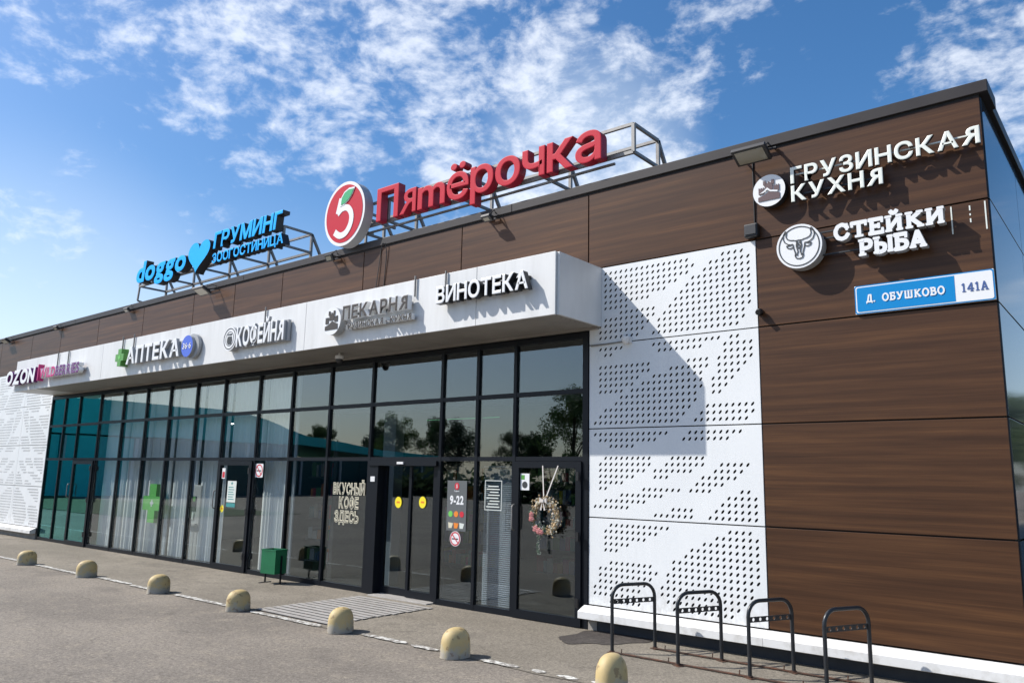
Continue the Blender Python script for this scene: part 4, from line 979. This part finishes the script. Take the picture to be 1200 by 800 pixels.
f = tag(empty('dome_camera', (-5.07, -.05, 3.54)), 'white dome camera on the seam between the two upper perforated panels', 'camera')
mb = MB(); mb.lathe([(.05, .05), (.052, .02), (.04, -.02), (.02, -.04), (.001, -.045)], 'white_plastic', (-5.07, -.08, 3.54), 18); mb.build('dome', f, smooth=50)
bx('mount', f, 'white_plastic', -5.13, -5.01, -.05, -.023, 3.51, 3.59)
mb = MB(); mb.tube([(-5.62, -.032, 3.525), (-5.4, -.034, 3.53), (-5.15, -.033, 3.54)], .010, 'metal_grey', 6); mb.build('conduit', f)
f = tag(empty('dome_camera', (-10.2, -.5, 3.76)), 'white dome camera hanging under the canopy soffit', 'camera')
mb = MB(); mb.lathe([(.02, .0), (.02, -.04), (.07, -.045), (.075, -.09), (.055, -.10)], 'white_plastic', (-10.2, -.5, 3.764), 18); mb.build('base', f, smooth=50)
mb = MB(); mb.lathe([(.055, -.10), (.055, -.13), (.035, -.16), (.001, -.17)], 'floodlight', (-10.2, -.5, 3.764), 18); mb.build('dome', f, smooth=50)
mb = MB(); mb.tube([(-9.92, -.03, 4.56), (-9.93, -.045, 4.9), (-9.88, -.04, 5.3), (-9.86, -.03, 5.55), (-9.80, -.055, 5.66), (-9.72, -.06, 5.64), (-9.70, -.04, 5.45), (-9.74, -.032, 5.0), (-9.76, -.03, 4.6)], .007, 'cable', 6)
tag(mb.build('cable'), 'loose black cable looping over the roof edge left of the red letters', 'cable')
for k, (x, z) in enumerate(((-16.2, 4.9),)):
    pass

# ------------------------------------------------------------------ stickers, poster and things on the glass
yg = -.0085
def yel(x, z, y, lab, r_=.075):
    t = tag(empty('warning_sticker', (x, y, z)), lab, 'sticker')
    mb = MB(); mb.prism(disc(x, z, r_, r_ * 1.15), y - .0015, y, 'yellow'); mb.build('yellow_disc', t)
    mb = MB(); mb.prism(rr_(x - .035, x + .035, z - .012, z + .016, .008), y - .0025, y - .0017, 'orange'); mb.build('print', t)
yel(-9.30, 1.41, .10, 'round yellow sticker on the left leaf of the sliding door'); yel(-8.70, 1.43, .04, 'round yellow sticker on the right leaf of the sliding door')
yel(-14.12, 1.13, -.0365, 'round yellow sticker on the pharmacy door', .06)
p = tag(empty('hours_poster', (-7.95, yg, 1.06)), 'dark grey opening hours poster reading 9-22 beside the sliding door', 'poster')
bx('sheet', p, 'poster_grey', -8.14, -7.755, yg - .003, yg, 1.055, 1.765)
mb = MB(); mb.prism(disc(-7.948, 1.685, .045, .05), yg - .006, yg - .0032, 'print_red'); mb.build('round_logo', p)
lettering(p, '5', -7.962, -7.934, 1.66, .05, yg - .008, yg - .0062, 'letter_white', bold=.02, joined=True, name='logo_number')
lettering(p, '9-22', -8.08, -7.81, 1.425, .125, yg - .006, yg - .0032, 'letter_white', bold=.04, joined=True, gap=.06, name='hours_text')
lettering(p, 'Пяmёрочка', -8.0, -7.90, 1.605, .022, yg - .006, yg - .0032, 'letter_white', bold=.01, joined=True, name='brand_text')
for x, m in ((-8.06, 'cross_bright'), (-7.95, 'orange'), (-7.84, 'print_red')):
    mb = MB(); mb.prism(disc(x, 1.29, .042), yg - .006, yg - .0032, m); mb.build('round_icon', p)
for x, m in ((-8.09, 'cream'), (-7.98, 'orange'), (-7.87, 'paper')):
    mb = MB(); mb.prism([(x, 1.09), (x + .06, 1.09), (x + .085, 1.16), (x - .01, 1.17)], yg - .006, yg - .0032, m); mb.build('picture', p)
def nosmoke(x, z, r_, y, lab, sq=False):
    t = tag(empty('no_smoking_sign', (x, y, z)), lab, 'sign')
    mb = MB()
    if sq: mb.prism(rr_(x - r_, x + r_, z - r_, z + r_, .02), y - .002, y, 'letter_white')
    else: mb.prism(disc(x, z, r_), y - .002, y, 'letter_white')
    mb.build('backing', t)
    mb = MB(); o_ = disc(x, z, r_ * .92); i_ = disc(x, z, r_ * .74); n = len(o_)
    mb.add([(a, y - .0035, b) for a, b in o_ + i_], [(k, (k + 1) % n, n + (k + 1) % n, n + k) for k in range(n)], 'print_red')
    mb.build('red_ring', t)
    mb = MB(); mb.prism([(x - r_ * .6, z - r_ * .12), (x + r_ * .55, z - r_ * .12), (x + r_ * .55, z + r_ * .06), (x - r_ * .6, z + r_ * .06)], y - .0032, y - .0022, 'print_dark'); mb.build('cigarette', t)
    mb = MB(); mb.beam((x - r_ * .6, y - .0045, z + r_ * .6), (x + r_ * .6, y - .0045, z - r_ * .6), r_ * .16, 'print_red', .001, up=(0, 1, 0)); mb.build('bar', t)
nosmoke(-7.955, .945, .105, yg, 'round no smoking sticker below the dark hours poster')
nosmoke(-13.0, 1.865, .125, yg, 'square white no smoking sticker at the top corner right of the pharmacy door', True)
p = tag(empty('glass_notice', (-7.25, yg, 1.36)), 'printed notice stuck to the pane with the slat blind', 'notice')
mb = MB()
for (a, b, c, d) in ((-7.41, -7.40, 1.37, 1.78), (-7.11, -7.10, 1.37, 1.78), (-7.40, -7.11, 1.77, 1.78), (-7.40, -7.11, 1.37, 1.38)): mb.box(a, b, yg - .002, yg, c, d, 'paper')
mb.build('border', p)
for k in range(8): bx('text_line', p, 'paper', -7.38 + .03 * (k % 3), -7.14 - .02 * (k % 2), yg - .002, yg, 1.41 + k * .04, 1.425 + k * .04)
p = tag(empty('door_notice', (-6.66, -.057, 1.68)), 'small white notice with a black round print on the wreath door', 'notice')
bx('sheet', p, 'letter_white', -6.75, -6.60, -.0375, -.0355, 1.66, 1.88); mb = MB(); mb.prism(disc(-6.675, 1.73, .045), -.0395, -.0377, 'print_dark'); mb.build('round_print', p); bx('header_print', p, 'medical_green', -6.74, -6.68, -.0395, -.0377, 1.80, 1.86)
p = tag(empty('door_notice', (-13.85, -.057, 1.3)), 'tall pale green printed notice on the pharmacy door', 'notice')
bx('sheet', p, 'paper', -13.98, -13.68, -.0375, -.0355, 1.26, 1.66); bx('footer_print', p, 'teal_print', -13.98, -13.68, -.0375, -.0355, 1.17, 1.245)
for k in range(6): bx('text_line', p, 'teal_print', -13.94, -13.74 - .03 * (k % 2), -.039, -.0376, 1.31 + k * .045, 1.325 + k * .045)
mb = MB(); mb.prism(cross(-13.83, 1.615, .028, .01), -.0395, -.0376, 'teal_print'); mb.build('emblem', p)
p = tag(empty('door_notice', (-14.16, -.057, 1.7)), 'small red and white sticker high on the pharmacy door', 'sticker')
bx('sheet', p, 'letter_white', -14.21, -14.10, -.0375, -.0355, 1.70, 1.90); bx('print', p, 'print_red', -14.195, -14.115, -.0395, -.0377, 1.72, 1.83)
p = tag(empty('window_lettering', (-10.4, yg, 1.03)), 'cream retro lettering ВКУСНЫЙ КОФЕ ЗДЕСЬ on a dark pane', 'lettering')
for t, a, b, z in (('ВКУСНЫЙ', -10.79, -9.98, 1.495), ('КОФЕ', -10.62, -10.12, 1.27), ('ЗДЕСЬ', -10.72, -10.10, 1.045)):
    lettering(p, t, a, b, z, .185, yg - .003, yg - .0005, 'cream', bold=.055, gap=.03)
    lettering(p, t, a + .012, b - .012, z + .012, .161, yg - .0045, yg - .0032, 'print_dark', bold=-.018, gap=.15, joined=True, name='inline_print')
p = tag(empty('pharmacy_cross', (-17.1, -.1, .73)), 'large green pharmacy cross light box in the window', 'sign')
mb = MB(); mb.prism(cross(-17.06, 1.13, .41, .15), .04, .12, 'cross_bright', 'medical_green'); mb.build('cross_box', p)
mb = MB(); mb.prism(cross(-17.06, 1.13, .07, .025), .034, .039, 'letter_white'); mb.build('centre_mark', p)
# wreath on the door
w_ = tag(empty('door_wreath', (-6.26, -.09, 1.05)), 'dried flower wreath with pink blooms hanging on the wide glass door', 'wreath')
cxw, czw = -6.255, 1.335; rn = random.Random(5)
def blob(mb, c, r_, m, n=0):
    k = len(mb.v)
    vs = [Vector((1, 0, 0)), Vector((-1, 0, 0)), Vector((0, 1, 0)), Vector((0, -1, 0)), Vector((0, 0, 1)), Vector((0, 0, -1))]
    for i in range(6):
        a = rn.uniform(0, 6.28); vs.append(Vector((math.cos(a) * .8, rn.uniform(-.6, .6), math.sin(a) * .8)))
    vs = [Vector(c) + v.normalized() * r_ * rn.uniform(.75, 1.2) for v in vs[:6]]
    mb.add(vs, [(0, 2, 4), (2, 1, 4), (1, 3, 4), (3, 0, 4), (2, 0, 5), (1, 2, 5), (3, 1, 5), (0, 3, 5)], m)
def ringpt(a, rad): return (cxw + rad * 1.02 * math.cos(a), czw + rad * 1.06 * math.sin(a))
mb = MB(); mb.tube([(ringpt(a * math.pi / 16, .185)[0], -.125, ringpt(a * math.pi / 16, .185)[1]) for a in range(32)], .032, 'flower_tan', 8, closed=True); mb.build('ring', w_)
mb = MB()
for k in range(620):
    a = rn.uniform(0, 2 * math.pi); rad = .185 + rn.gauss(0, .033); x, z = ringpt(a, rad)
    deg = math.degrees(a) % 360
    m = rn.choice(['flower_tan'] * 4 + ['cream', 'cream', 'flower_grey', 'ribbon'])
    if 150 < deg < 280: m = rn.choice(['flower_green', 'flower_green', 'flower_grey', 'flower_tan'])
    blob(mb, (x, -.125 - rn.uniform(0, .045), z), rn.uniform(.009, .019), m)
o = mb.build('dried_flowers', w_); o['kind'] = 'stuff'
for a, r_ in ((175, .032), (190, .038), (232, .042), (250, .038), (262, .03)):
    q = MB(); x, z = ringpt(R(a), .19)
    for k in range(14):
        aa = k * 2.4; d = r_ * (k / 14) ** .5; blob(q, (x + d * math.cos(aa), -.175 - .012 * (1 - k / 14), z + d * math.sin(aa)), r_ * .42, 'flower_pink')
    q.build('pink_flower', w_)
for x0, x1 in ((-6.335, -6.27), (-6.085, -6.24)):
    mb = MB(); mb.beam((x0, -.095, 1.985), (x1, -.15, 1.56), .016, 'ribbon', .002, up=(0, 1, 0)); mb.build('hanging_ribbon', w_)
mb = MB()
for sx in (-1, 1):
    mb.prism([(-6.255, 1.535), (-6.255 + sx * .055, 1.575), (-6.255 + sx * .06, 1.50)][::sx], -.19, -.17, 'ribbon'); mb.prism([(-6.255 + sx * .005, 1.53), (-6.255 + sx * .045, 1.42), (-6.255 + sx * .02, 1.41)][::-sx], -.192, -.186, 'ribbon')
mb.box(-6.27, -6.24, -.20, -.17, 1.515, 1.555, 'ribbon'); mb.build('bow', w_)
mb = MB()
for k in range(110): z = 1.15 - .30 * rn.random() ** 1.1; blob(mb, (-6.345 + rn.gauss(0, .013), -.15, z), rn.uniform(.006, .012), rn.choice(['flower_green', 'flower_grey']))
o = mb.build('trailing_sprig', w_); o['kind'] = 'stuff'

# ------------------------------------------------------------------ street furniture
bn = tag(empty('litter_bin', (-11.73, -.42, 0)), 'green metal litter bin on two legs in front of the glazing', 'bin')
T0 = Matrix.Translation((-11.735, -.42, 0)) @ Matrix.Rotation(R(8), 4, 'Z')
mb = MB(); w, d, z0, z1, t = .17, .125, .17, .555, .006
mb.box(-w, w, -d, -d + t, z0, z1, 'bin_green', T0); mb.box(-w, w, d - t, d, z0, z1, 'bin_green', T0); mb.box(-w, -w + t, -d + t, d - t, z0, z1, 'bin_green', T0); mb.box(w - t, w, -d + t, d - t, z0, z1, 'bin_green', T0)
mb.box(-w + t, w - t, -d + t, d - t, z0, z0 + .01, 'bin_inside', T0); mb.build('bucket', bn)
mb = MB(); 
for a, b, c, e in ((-w - .006, w + .006, -d - .006, -d + .012), (-w - .006, w + .006, d - .012, d + .006), (-w - .006, -w + .012, -d + .012, d - .012), (w - .012, w + .006, -d + .012, d - .012)): mb.box(a, b, c, e, z1 - .015, z1 + .008, 'bin_green', T0)
mb.build('rim', bn)
for sx in (-1, 1):
    q = MB(); q.box(sx * (w + .012) - .01, sx * (w + .012) + .01, -.012, .012, .01, .46, 'frame_dark', T0); q.build('leg', bn)
    q = MB(); q.box(sx * (w + .012) - .012, sx * (w + .012) + .012, -.13, .13, .0, .016, 'frame_dark', T0); q.build('foot', bn)
# bicycle stands
def rack(x, lab, first):
    rk = empty('bicycle_stand', (x, -.95, 0)); L = .56; H = .70; rc = .14; r_ = .019
    P = [(0, 0, 0)]
    P += [(0, 0, H - rc)]
    for k in range(1, 7): a = R(15 * k); P.append((0, rc - rc * math.cos(a), H - rc + rc * math.sin(a)))
    for k in range(0, 7): a = R(15 * k); P.append((0, L - rc + rc * math.sin(a), H - rc + rc * math.cos(a)))
    P.append((0, L, 0))
    mb = MB(); mb.tube(P, r_, 'rack_metal', 12); o = mb.build('hoop', None, smooth=50); o.parent = rk
    # perforated crossbar: strip with round holes
    mb = MB(); z0, z1 = H - .195, H - .145; n = 6; cl_ = (L - .04) / n; ns = 12
    for f_ in range(n):
        yc = .02 + cl_ * (f_ + .5); zc = (z0 + z1) / 2; hw_, hh = cl_ / 2, (z1 - z0) / 2
        sq = []; el = []
        for k in range(ns):
            t = 2 * math.pi * (k + .5) / ns; ct, s_ = math.cos(t), math.sin(t); mx_ = max(abs(ct), abs(s_))
            sq.append((yc + ct / mx_ * hw_, zc + s_ / mx_ * hh)); el.append((yc + .0165 * ct, zc + .0165 * s_))
        cn = [(yc + a * hw_, zc + b * hh) for a, b in ((1, 1), (-1, 1), (-1, -1), (1, -1))]
        for xx in (-.003, .003):
            mb.add([(xx, a, b) for a, b in sq + el], [(k, (k + 1) % ns, ns + (k + 1) % ns, ns + k) for k in range(ns)], 'rack_metal')
            for ci, ang in enumerate((45, 135, 225, 315)):
                k1 = int(math.floor(ang / 30 - .5)); k2 = (k1 + 1) % ns
                mb.add([(xx, *sq[k1]), (xx, *cn[ci]), (xx, *sq[k2])], [(0, 1, 2)], 'rack_metal')
        mb.add([(-.003, a, b) for a, b in el] + [(.003, a, b) for a, b in el], [(k, (k + 1) % ns, ns + (k + 1) % ns, ns + k) for k in range(ns)], 'rack_metal')
    mb.box(-.003, .003, .02, L - .02, z0 - .001, z0, 'rack_metal'); mb.box(-.003, .003, .02, L - .02, z1, z1 + .001, 'rack_metal')
    o = mb.build('crossbar', None); o.parent = rk
    for y in (0, L):
        mb = MB(); mb.box(-.05, .05, y - .035, y + .035, .007, .014, 'rusty'); mb.tube([(0, y, .012), (0, y, .03)], .028, 'rusty', 10); o = mb.build('foot_plate', None); o.parent = rk
    return rk
rl = ['black bicycle hoop nearest the wide glass door, leftmost of four', 'black bicycle hoop second from the glass door', 'black bicycle hoop before the seam between perforated and brown cladding', 'black bicycle hoop nearest the viewer, before the brown cladding']
rk0 = rack(-4.72, rl[0], True)
for k, x in enumerate((-4.72, -3.925, -3.19, -2.49)):
    rk = rk0 if k == 0 else copy_tree(rk0)
    rk.location = (x, (-.96, -1.0, -.98, -.96)[k], .0); rk.rotation_euler = (0, 0, R((-24, -24, -24, -25)[k])); tag(rk, rl[k], 'bicycle stand', 'bicycle hoops in a row')
for y0, lab in ((-.97, 'rusty steel ground rail joining the front feet of the bicycle hoops'), (-.47, 'rusty steel ground rail joining the rear feet of the bicycle hoops')):
    o_ = .24 if y0 > -.9 else 0
    g = tag(empty('ground_rail', (-3.5 + o_, y0, .01)), lab, 'rail', 'ground rails under the bicycle hoops')
    MB().box(-4.74 + o_, -2.48 + o_, y0 - .018, y0 + .018, .016, .024, 'rusty').build('flat_bar', g)
    for x in (-4.6, -4.05, -3.3, -2.7): MB().tube([(x + o_, y0, .02), (x + o_ + .005, y0, .065)], .006, 'rusty', 6).build('anchor_pin', g)
# bollards
bl = ['yellow domed concrete bollard at the far left end of the row', 'yellow domed concrete bollard second from the far left, beneath the teal bay', 'yellow domed concrete bollard third from the far left, in front of the green cross', 'yellow domed concrete bollard before the pharmacy door, left of the slatted mat', 'yellow domed concrete bollard at the front corner of the slatted mat', 'yellow domed bollard with a rusty scrape, between the mat and the bicycle stands', 'yellow domed concrete bollard nearest the viewer, cut by the bottom edge']
bxs = [(-17.05, -2.30), (-14.5, -2.26), (-11.95, -2.27), (-9.76, -2.28), (-7.64, -2.25), (-5.78, -2.26), (-3.88, -2.30)]
def bollard(x, y, seed, hgt):
    rn = random.Random(seed); prof = []
    H = hgt; r0_ = .133
    prof = [(r0_ * 1.0, .0), (r0_ * 1.0, .02), (r0_ * .985, .08), (r0_ * .965, .135)]
    for k in range(1, 9): a = R(k * 11.25); prof.append((r0_ * .96 * math.cos(a) ** .76 if k < 8 else .004, .135 + (H - .135) * math.sin(a)))
    mb = MB(); mb.lathe([(r_, z) for r_, z in prof], 'bollard_paint', (0, 0, 0), 32)
    V = []
    for v in mb.v:
        x_, y_, z_ = v; s_ = 1 + .012 * math.sin(5 * math.atan2(y_, x_) + seed) + rn.uniform(-.006, .006)
        if z_ < .03: s_ *= 1 + rn.uniform(-.03, .015)
        V.append((x_ * s_ * .96, y_ * s_ * 1.30, z_))
    mb.v = V
    o = mb.build('bollard', None, smooth=True); o.location = (x, y, .004); o.rotation_euler = (0, 0, R((seed * 37) % 17 - 8))
    return o
for k, (x, y) in enumerate(bxs):
    o = bollard(x, y, k + 1, (.262, .275, .268, .264, .275, .288, .322)[k]); tag(o, bl[k], 'bollard', 'row of yellow bollards')
# slatted mat
mt = tag(empty('slatted_ramp_mat', (-8.8, -1.1, 0)), 'worn grey slatted mat on the pavement before the sliding door', 'mat')
ns_ = 14; y = -2.12; p_ = (2.12 - .30) / ns_
for k in range(ns_):
    y0 = y + k * p_; mb = MB(); x0, x1 = -9.62 + random.uniform(-.015, .015), -8.05 + random.uniform(-.02, .02)
    dz = random.uniform(-.003, .003); mb.box(x0, x1, y0 + .020, y0 + p_ - .020, .0145, .0195 + dz * .3, 'slat', bev=.001); mb.build('slat', mt)
bx('gap_shade_sheet', mt, 'dark_joint', -9.60, -8.07, -2.12, -.30, .0075, .0088)  # near-black sheet added under the slats, stands in for shade in their gaps
for x in (-9.4, -8.85, -8.3): bx('bearer', mt, 'rusty', x - .02, x + .02, -2.11, -.31, .009, .0143)

# ------------------------------------------------------------------ across the road (seen mirrored in the glass)
tb = tag(empty('teal_building', (-62, -20, 0)), 'wide teal building across the yard, seen only as a reflection in the glazing', 'building')
mb = MB(); V = []; N = 40; ys0, ys1 = -52, 3
def rise(t): return 5.9 + 1.2 * (1 - t) + .45 * math.sin(t * 9.0) * t
T = []; 
for i in range(N + 1):
    t = i / N; y = ys1 + (ys0 - ys1) * t
    K = [(0, 7.1), (.58, 6.9), (.64, 6.2), (.69, 5.15), (.76, 5.0), (.85, 4.4), (1, 4.1)]
    for (ta, za), (tb_, zb_) in zip(K[:-1], K[1:]):
        if ta <= t <= tb_: zt = za + (zb_ - za) * (t - ta) / (tb_ - ta)
    zl = 4.4 - max(0, t - .68) * 3.4
    V += [(-60, y, zl), (-60, y, zt), (-75, y, zl), (-75, y, zt)]
F = []
for i in range(N):
    a, b = 4 * i, 4 * i + 4; F += [(a, b, b + 1, a + 1), (a + 1, b + 1, b + 3, a + 3), (a, a + 2, b + 2, b)]
mb.add(V, F, 'teal_cladding'); mb.build('roof_fascia', tb)
for k in range(22):
    y1_ = 3 - k * 2.5; m = 'teal_cladding' if k < 9 else 'teal_dark'
    bx('wall_bay', tb, m, -64, -60.1, y1_ - 2.42, y1_, .0, 4.28 if k < 15 else 3.2)
    if k % 2: bx('column', tb, 'interior_white' if k > 6 else 'teal_dark', -60.095, -59.95, y1_ - .2, y1_, 0, 4.28 if k < 15 else 3.2)
# trees
def crown_mesh(seed, H, W, m, n=9000, cz=.58, leaf=.11):
    rn = random.Random(seed); cl_ = []
    for i in range(26):
        a = rn.uniform(0, 6.28); rad = W * .5 * rn.uniform(.1, .85); z = H * rn.uniform(.28, .95)
        rad *= max(.18, 1 - ((z / H - cz) / .42) ** 2 * .8)
        cl_.append((Vector((rad * math.cos(a), rad * math.sin(a), z)), rn.uniform(.09, .17) * W))
    mb = MB(); V = []; F = []
    for i in range(n):
        c, s_ = rn.choice(cl_); d = Vector((rn.gauss(0, 1), rn.gauss(0, 1), rn.gauss(0, .8))); d = d.normalized() * s_ * (rn.random() ** .4)
        p = c + d; a = Vector((rn.uniform(-1, 1), rn.uniform(-1, 1), rn.uniform(-1, 1))).normalized(); b = a.orthogonal().normalized(); sz = leaf * rn.uniform(.6, 1.4)
        k = len(V); V += [p - a * sz, p + b * sz * .55, p + a * sz, p - b * sz * .55]; F.append((k, k + 1, k + 2, k + 3))
    mb.add(V, F, m); return mb, cl_
def make_tree(seed, H, W, m, leaf=.11):
    t = empty('tree', (0, 0, 0)); mb, cl_ = crown_mesh(seed, H, W, m, leaf=leaf); o = mb.build('crown', None); o.parent = t
    q = MB(); q.tube([(0, 0, 0), (.05, 0, H * .3), (.0, .08, H * .6), (.02, 0, H * .85)], [H * .022, H * .017, H * .010, H * .004], 'bark', 8); o = q.build('trunk', None, smooth=True); o.parent = t
    q = MB(); rn = random.Random(seed + 9)
    for c, s_ in cl_[:12]: z = min(c.z * .7, H * .7); q.tube([(0, 0, z * .8), tuple(Vector((0, 0, z)).lerp(c, .5)), tuple(c)], [H * .008, H * .005, H * .002], 'bark', 5)
    o = q.build('limbs', None); o.parent = t
    return t
protos = [make_tree(1, 9.5, 7, 'foliage'), make_tree(2, 8, 6.5, 'foliage_dark'), make_tree(3, 10.5, 7.5, 'foliage_light')]
used = [False] * 3
spots = [(-47.5, -59, 2, 1.1, 'tall airy light green tree reflected in the upper pane above the wreath door'), (-53.5, -60, 1, .85, 'dark bushy tree reflected left of the tall light one'), (-58, -63, 0, .75, 'low tree reflected in the middle upper panes'),
 (-63, -58, 1, 1.05, 'dark rounded tree reflected above the hours poster'), (-68, -60, 0, .95, 'mid green tree reflected above the right leaf of the sliding door'), (-73, -57, 2, .9, 'light tree reflected above the sliding door'), (-79, -60, 1, 1.05, 'dark tree reflected above the left leaf of the sliding door'), (-85, -56, 0, .85, 'green tree reflected above the coffee lettering'), (-92, -60, 1, .9, 'dark tree at the far left of the reflected tree line'),
 (-40, -60, 1, .95, 'dark tree right of the tall light one, outside the glass reflection'), (-33, -58, 0, 1.0, 'green tree behind the viewer to the left'), (-25, -60, 2, .9, 'light green tree behind the viewer'), (-16, -62, 1, 1.0, 'dark tree straight behind the viewer'), (-6, -58, 0, 1.0, 'green tree behind the viewer to the right'),
 (4.5, 48, 0, .8, 'nearest green tree mirrored in the glossy side wall'), (8, 58, 1, .9, 'dark tree mirrored in the middle of the glossy side wall'), (6, 72, 2, .85, 'light green tree mirrored in the glossy side wall'), (13, 75, 0, 1.0, 'tall green tree farthest along the glossy side wall'), (11, 50, 1, .7, 'low dark tree mirrored behind the nearest tree in the side wall')]
for x, y, k, s_, lab in spots:
    t = protos[k] if not used[k] else copy_tree(protos[k])
    used[k] = True; t.location = (x, y, 0); t.scale = (s_, s_, s_); t.rotation_euler = (0, 0, (x * 7.3 + y) % 6.28)
    tag(t, lab, 'tree', 'trees across the yard' if y < 0 else 'trees along the side wall')
hd = MB(); rn = random.Random(11); V = []; F = []
for i in range(9000):
    p = Vector((rn.uniform(-110, 5), -44 + rn.gauss(0, .7), abs(rn.gauss(0, .9)) ** .8 * 1.3)); a = Vector((rn.uniform(-1, 1), rn.uniform(-1, 1), rn.uniform(-1, 1))).normalized(); b = a.orthogonal().normalized(); sz = rn.uniform(.2, .5)
    k = len(V); V += [p - a * sz, p + b * sz * .6, p + a * sz, p - b * sz * .6]; F.append((k, k + 1, k + 2, k + 3))
hd.add(V, F, 'foliage_dark'); o = hd.build('hedge'); tag(o, 'long dark hedge below the reflected trees', 'hedge', kind='stuff')
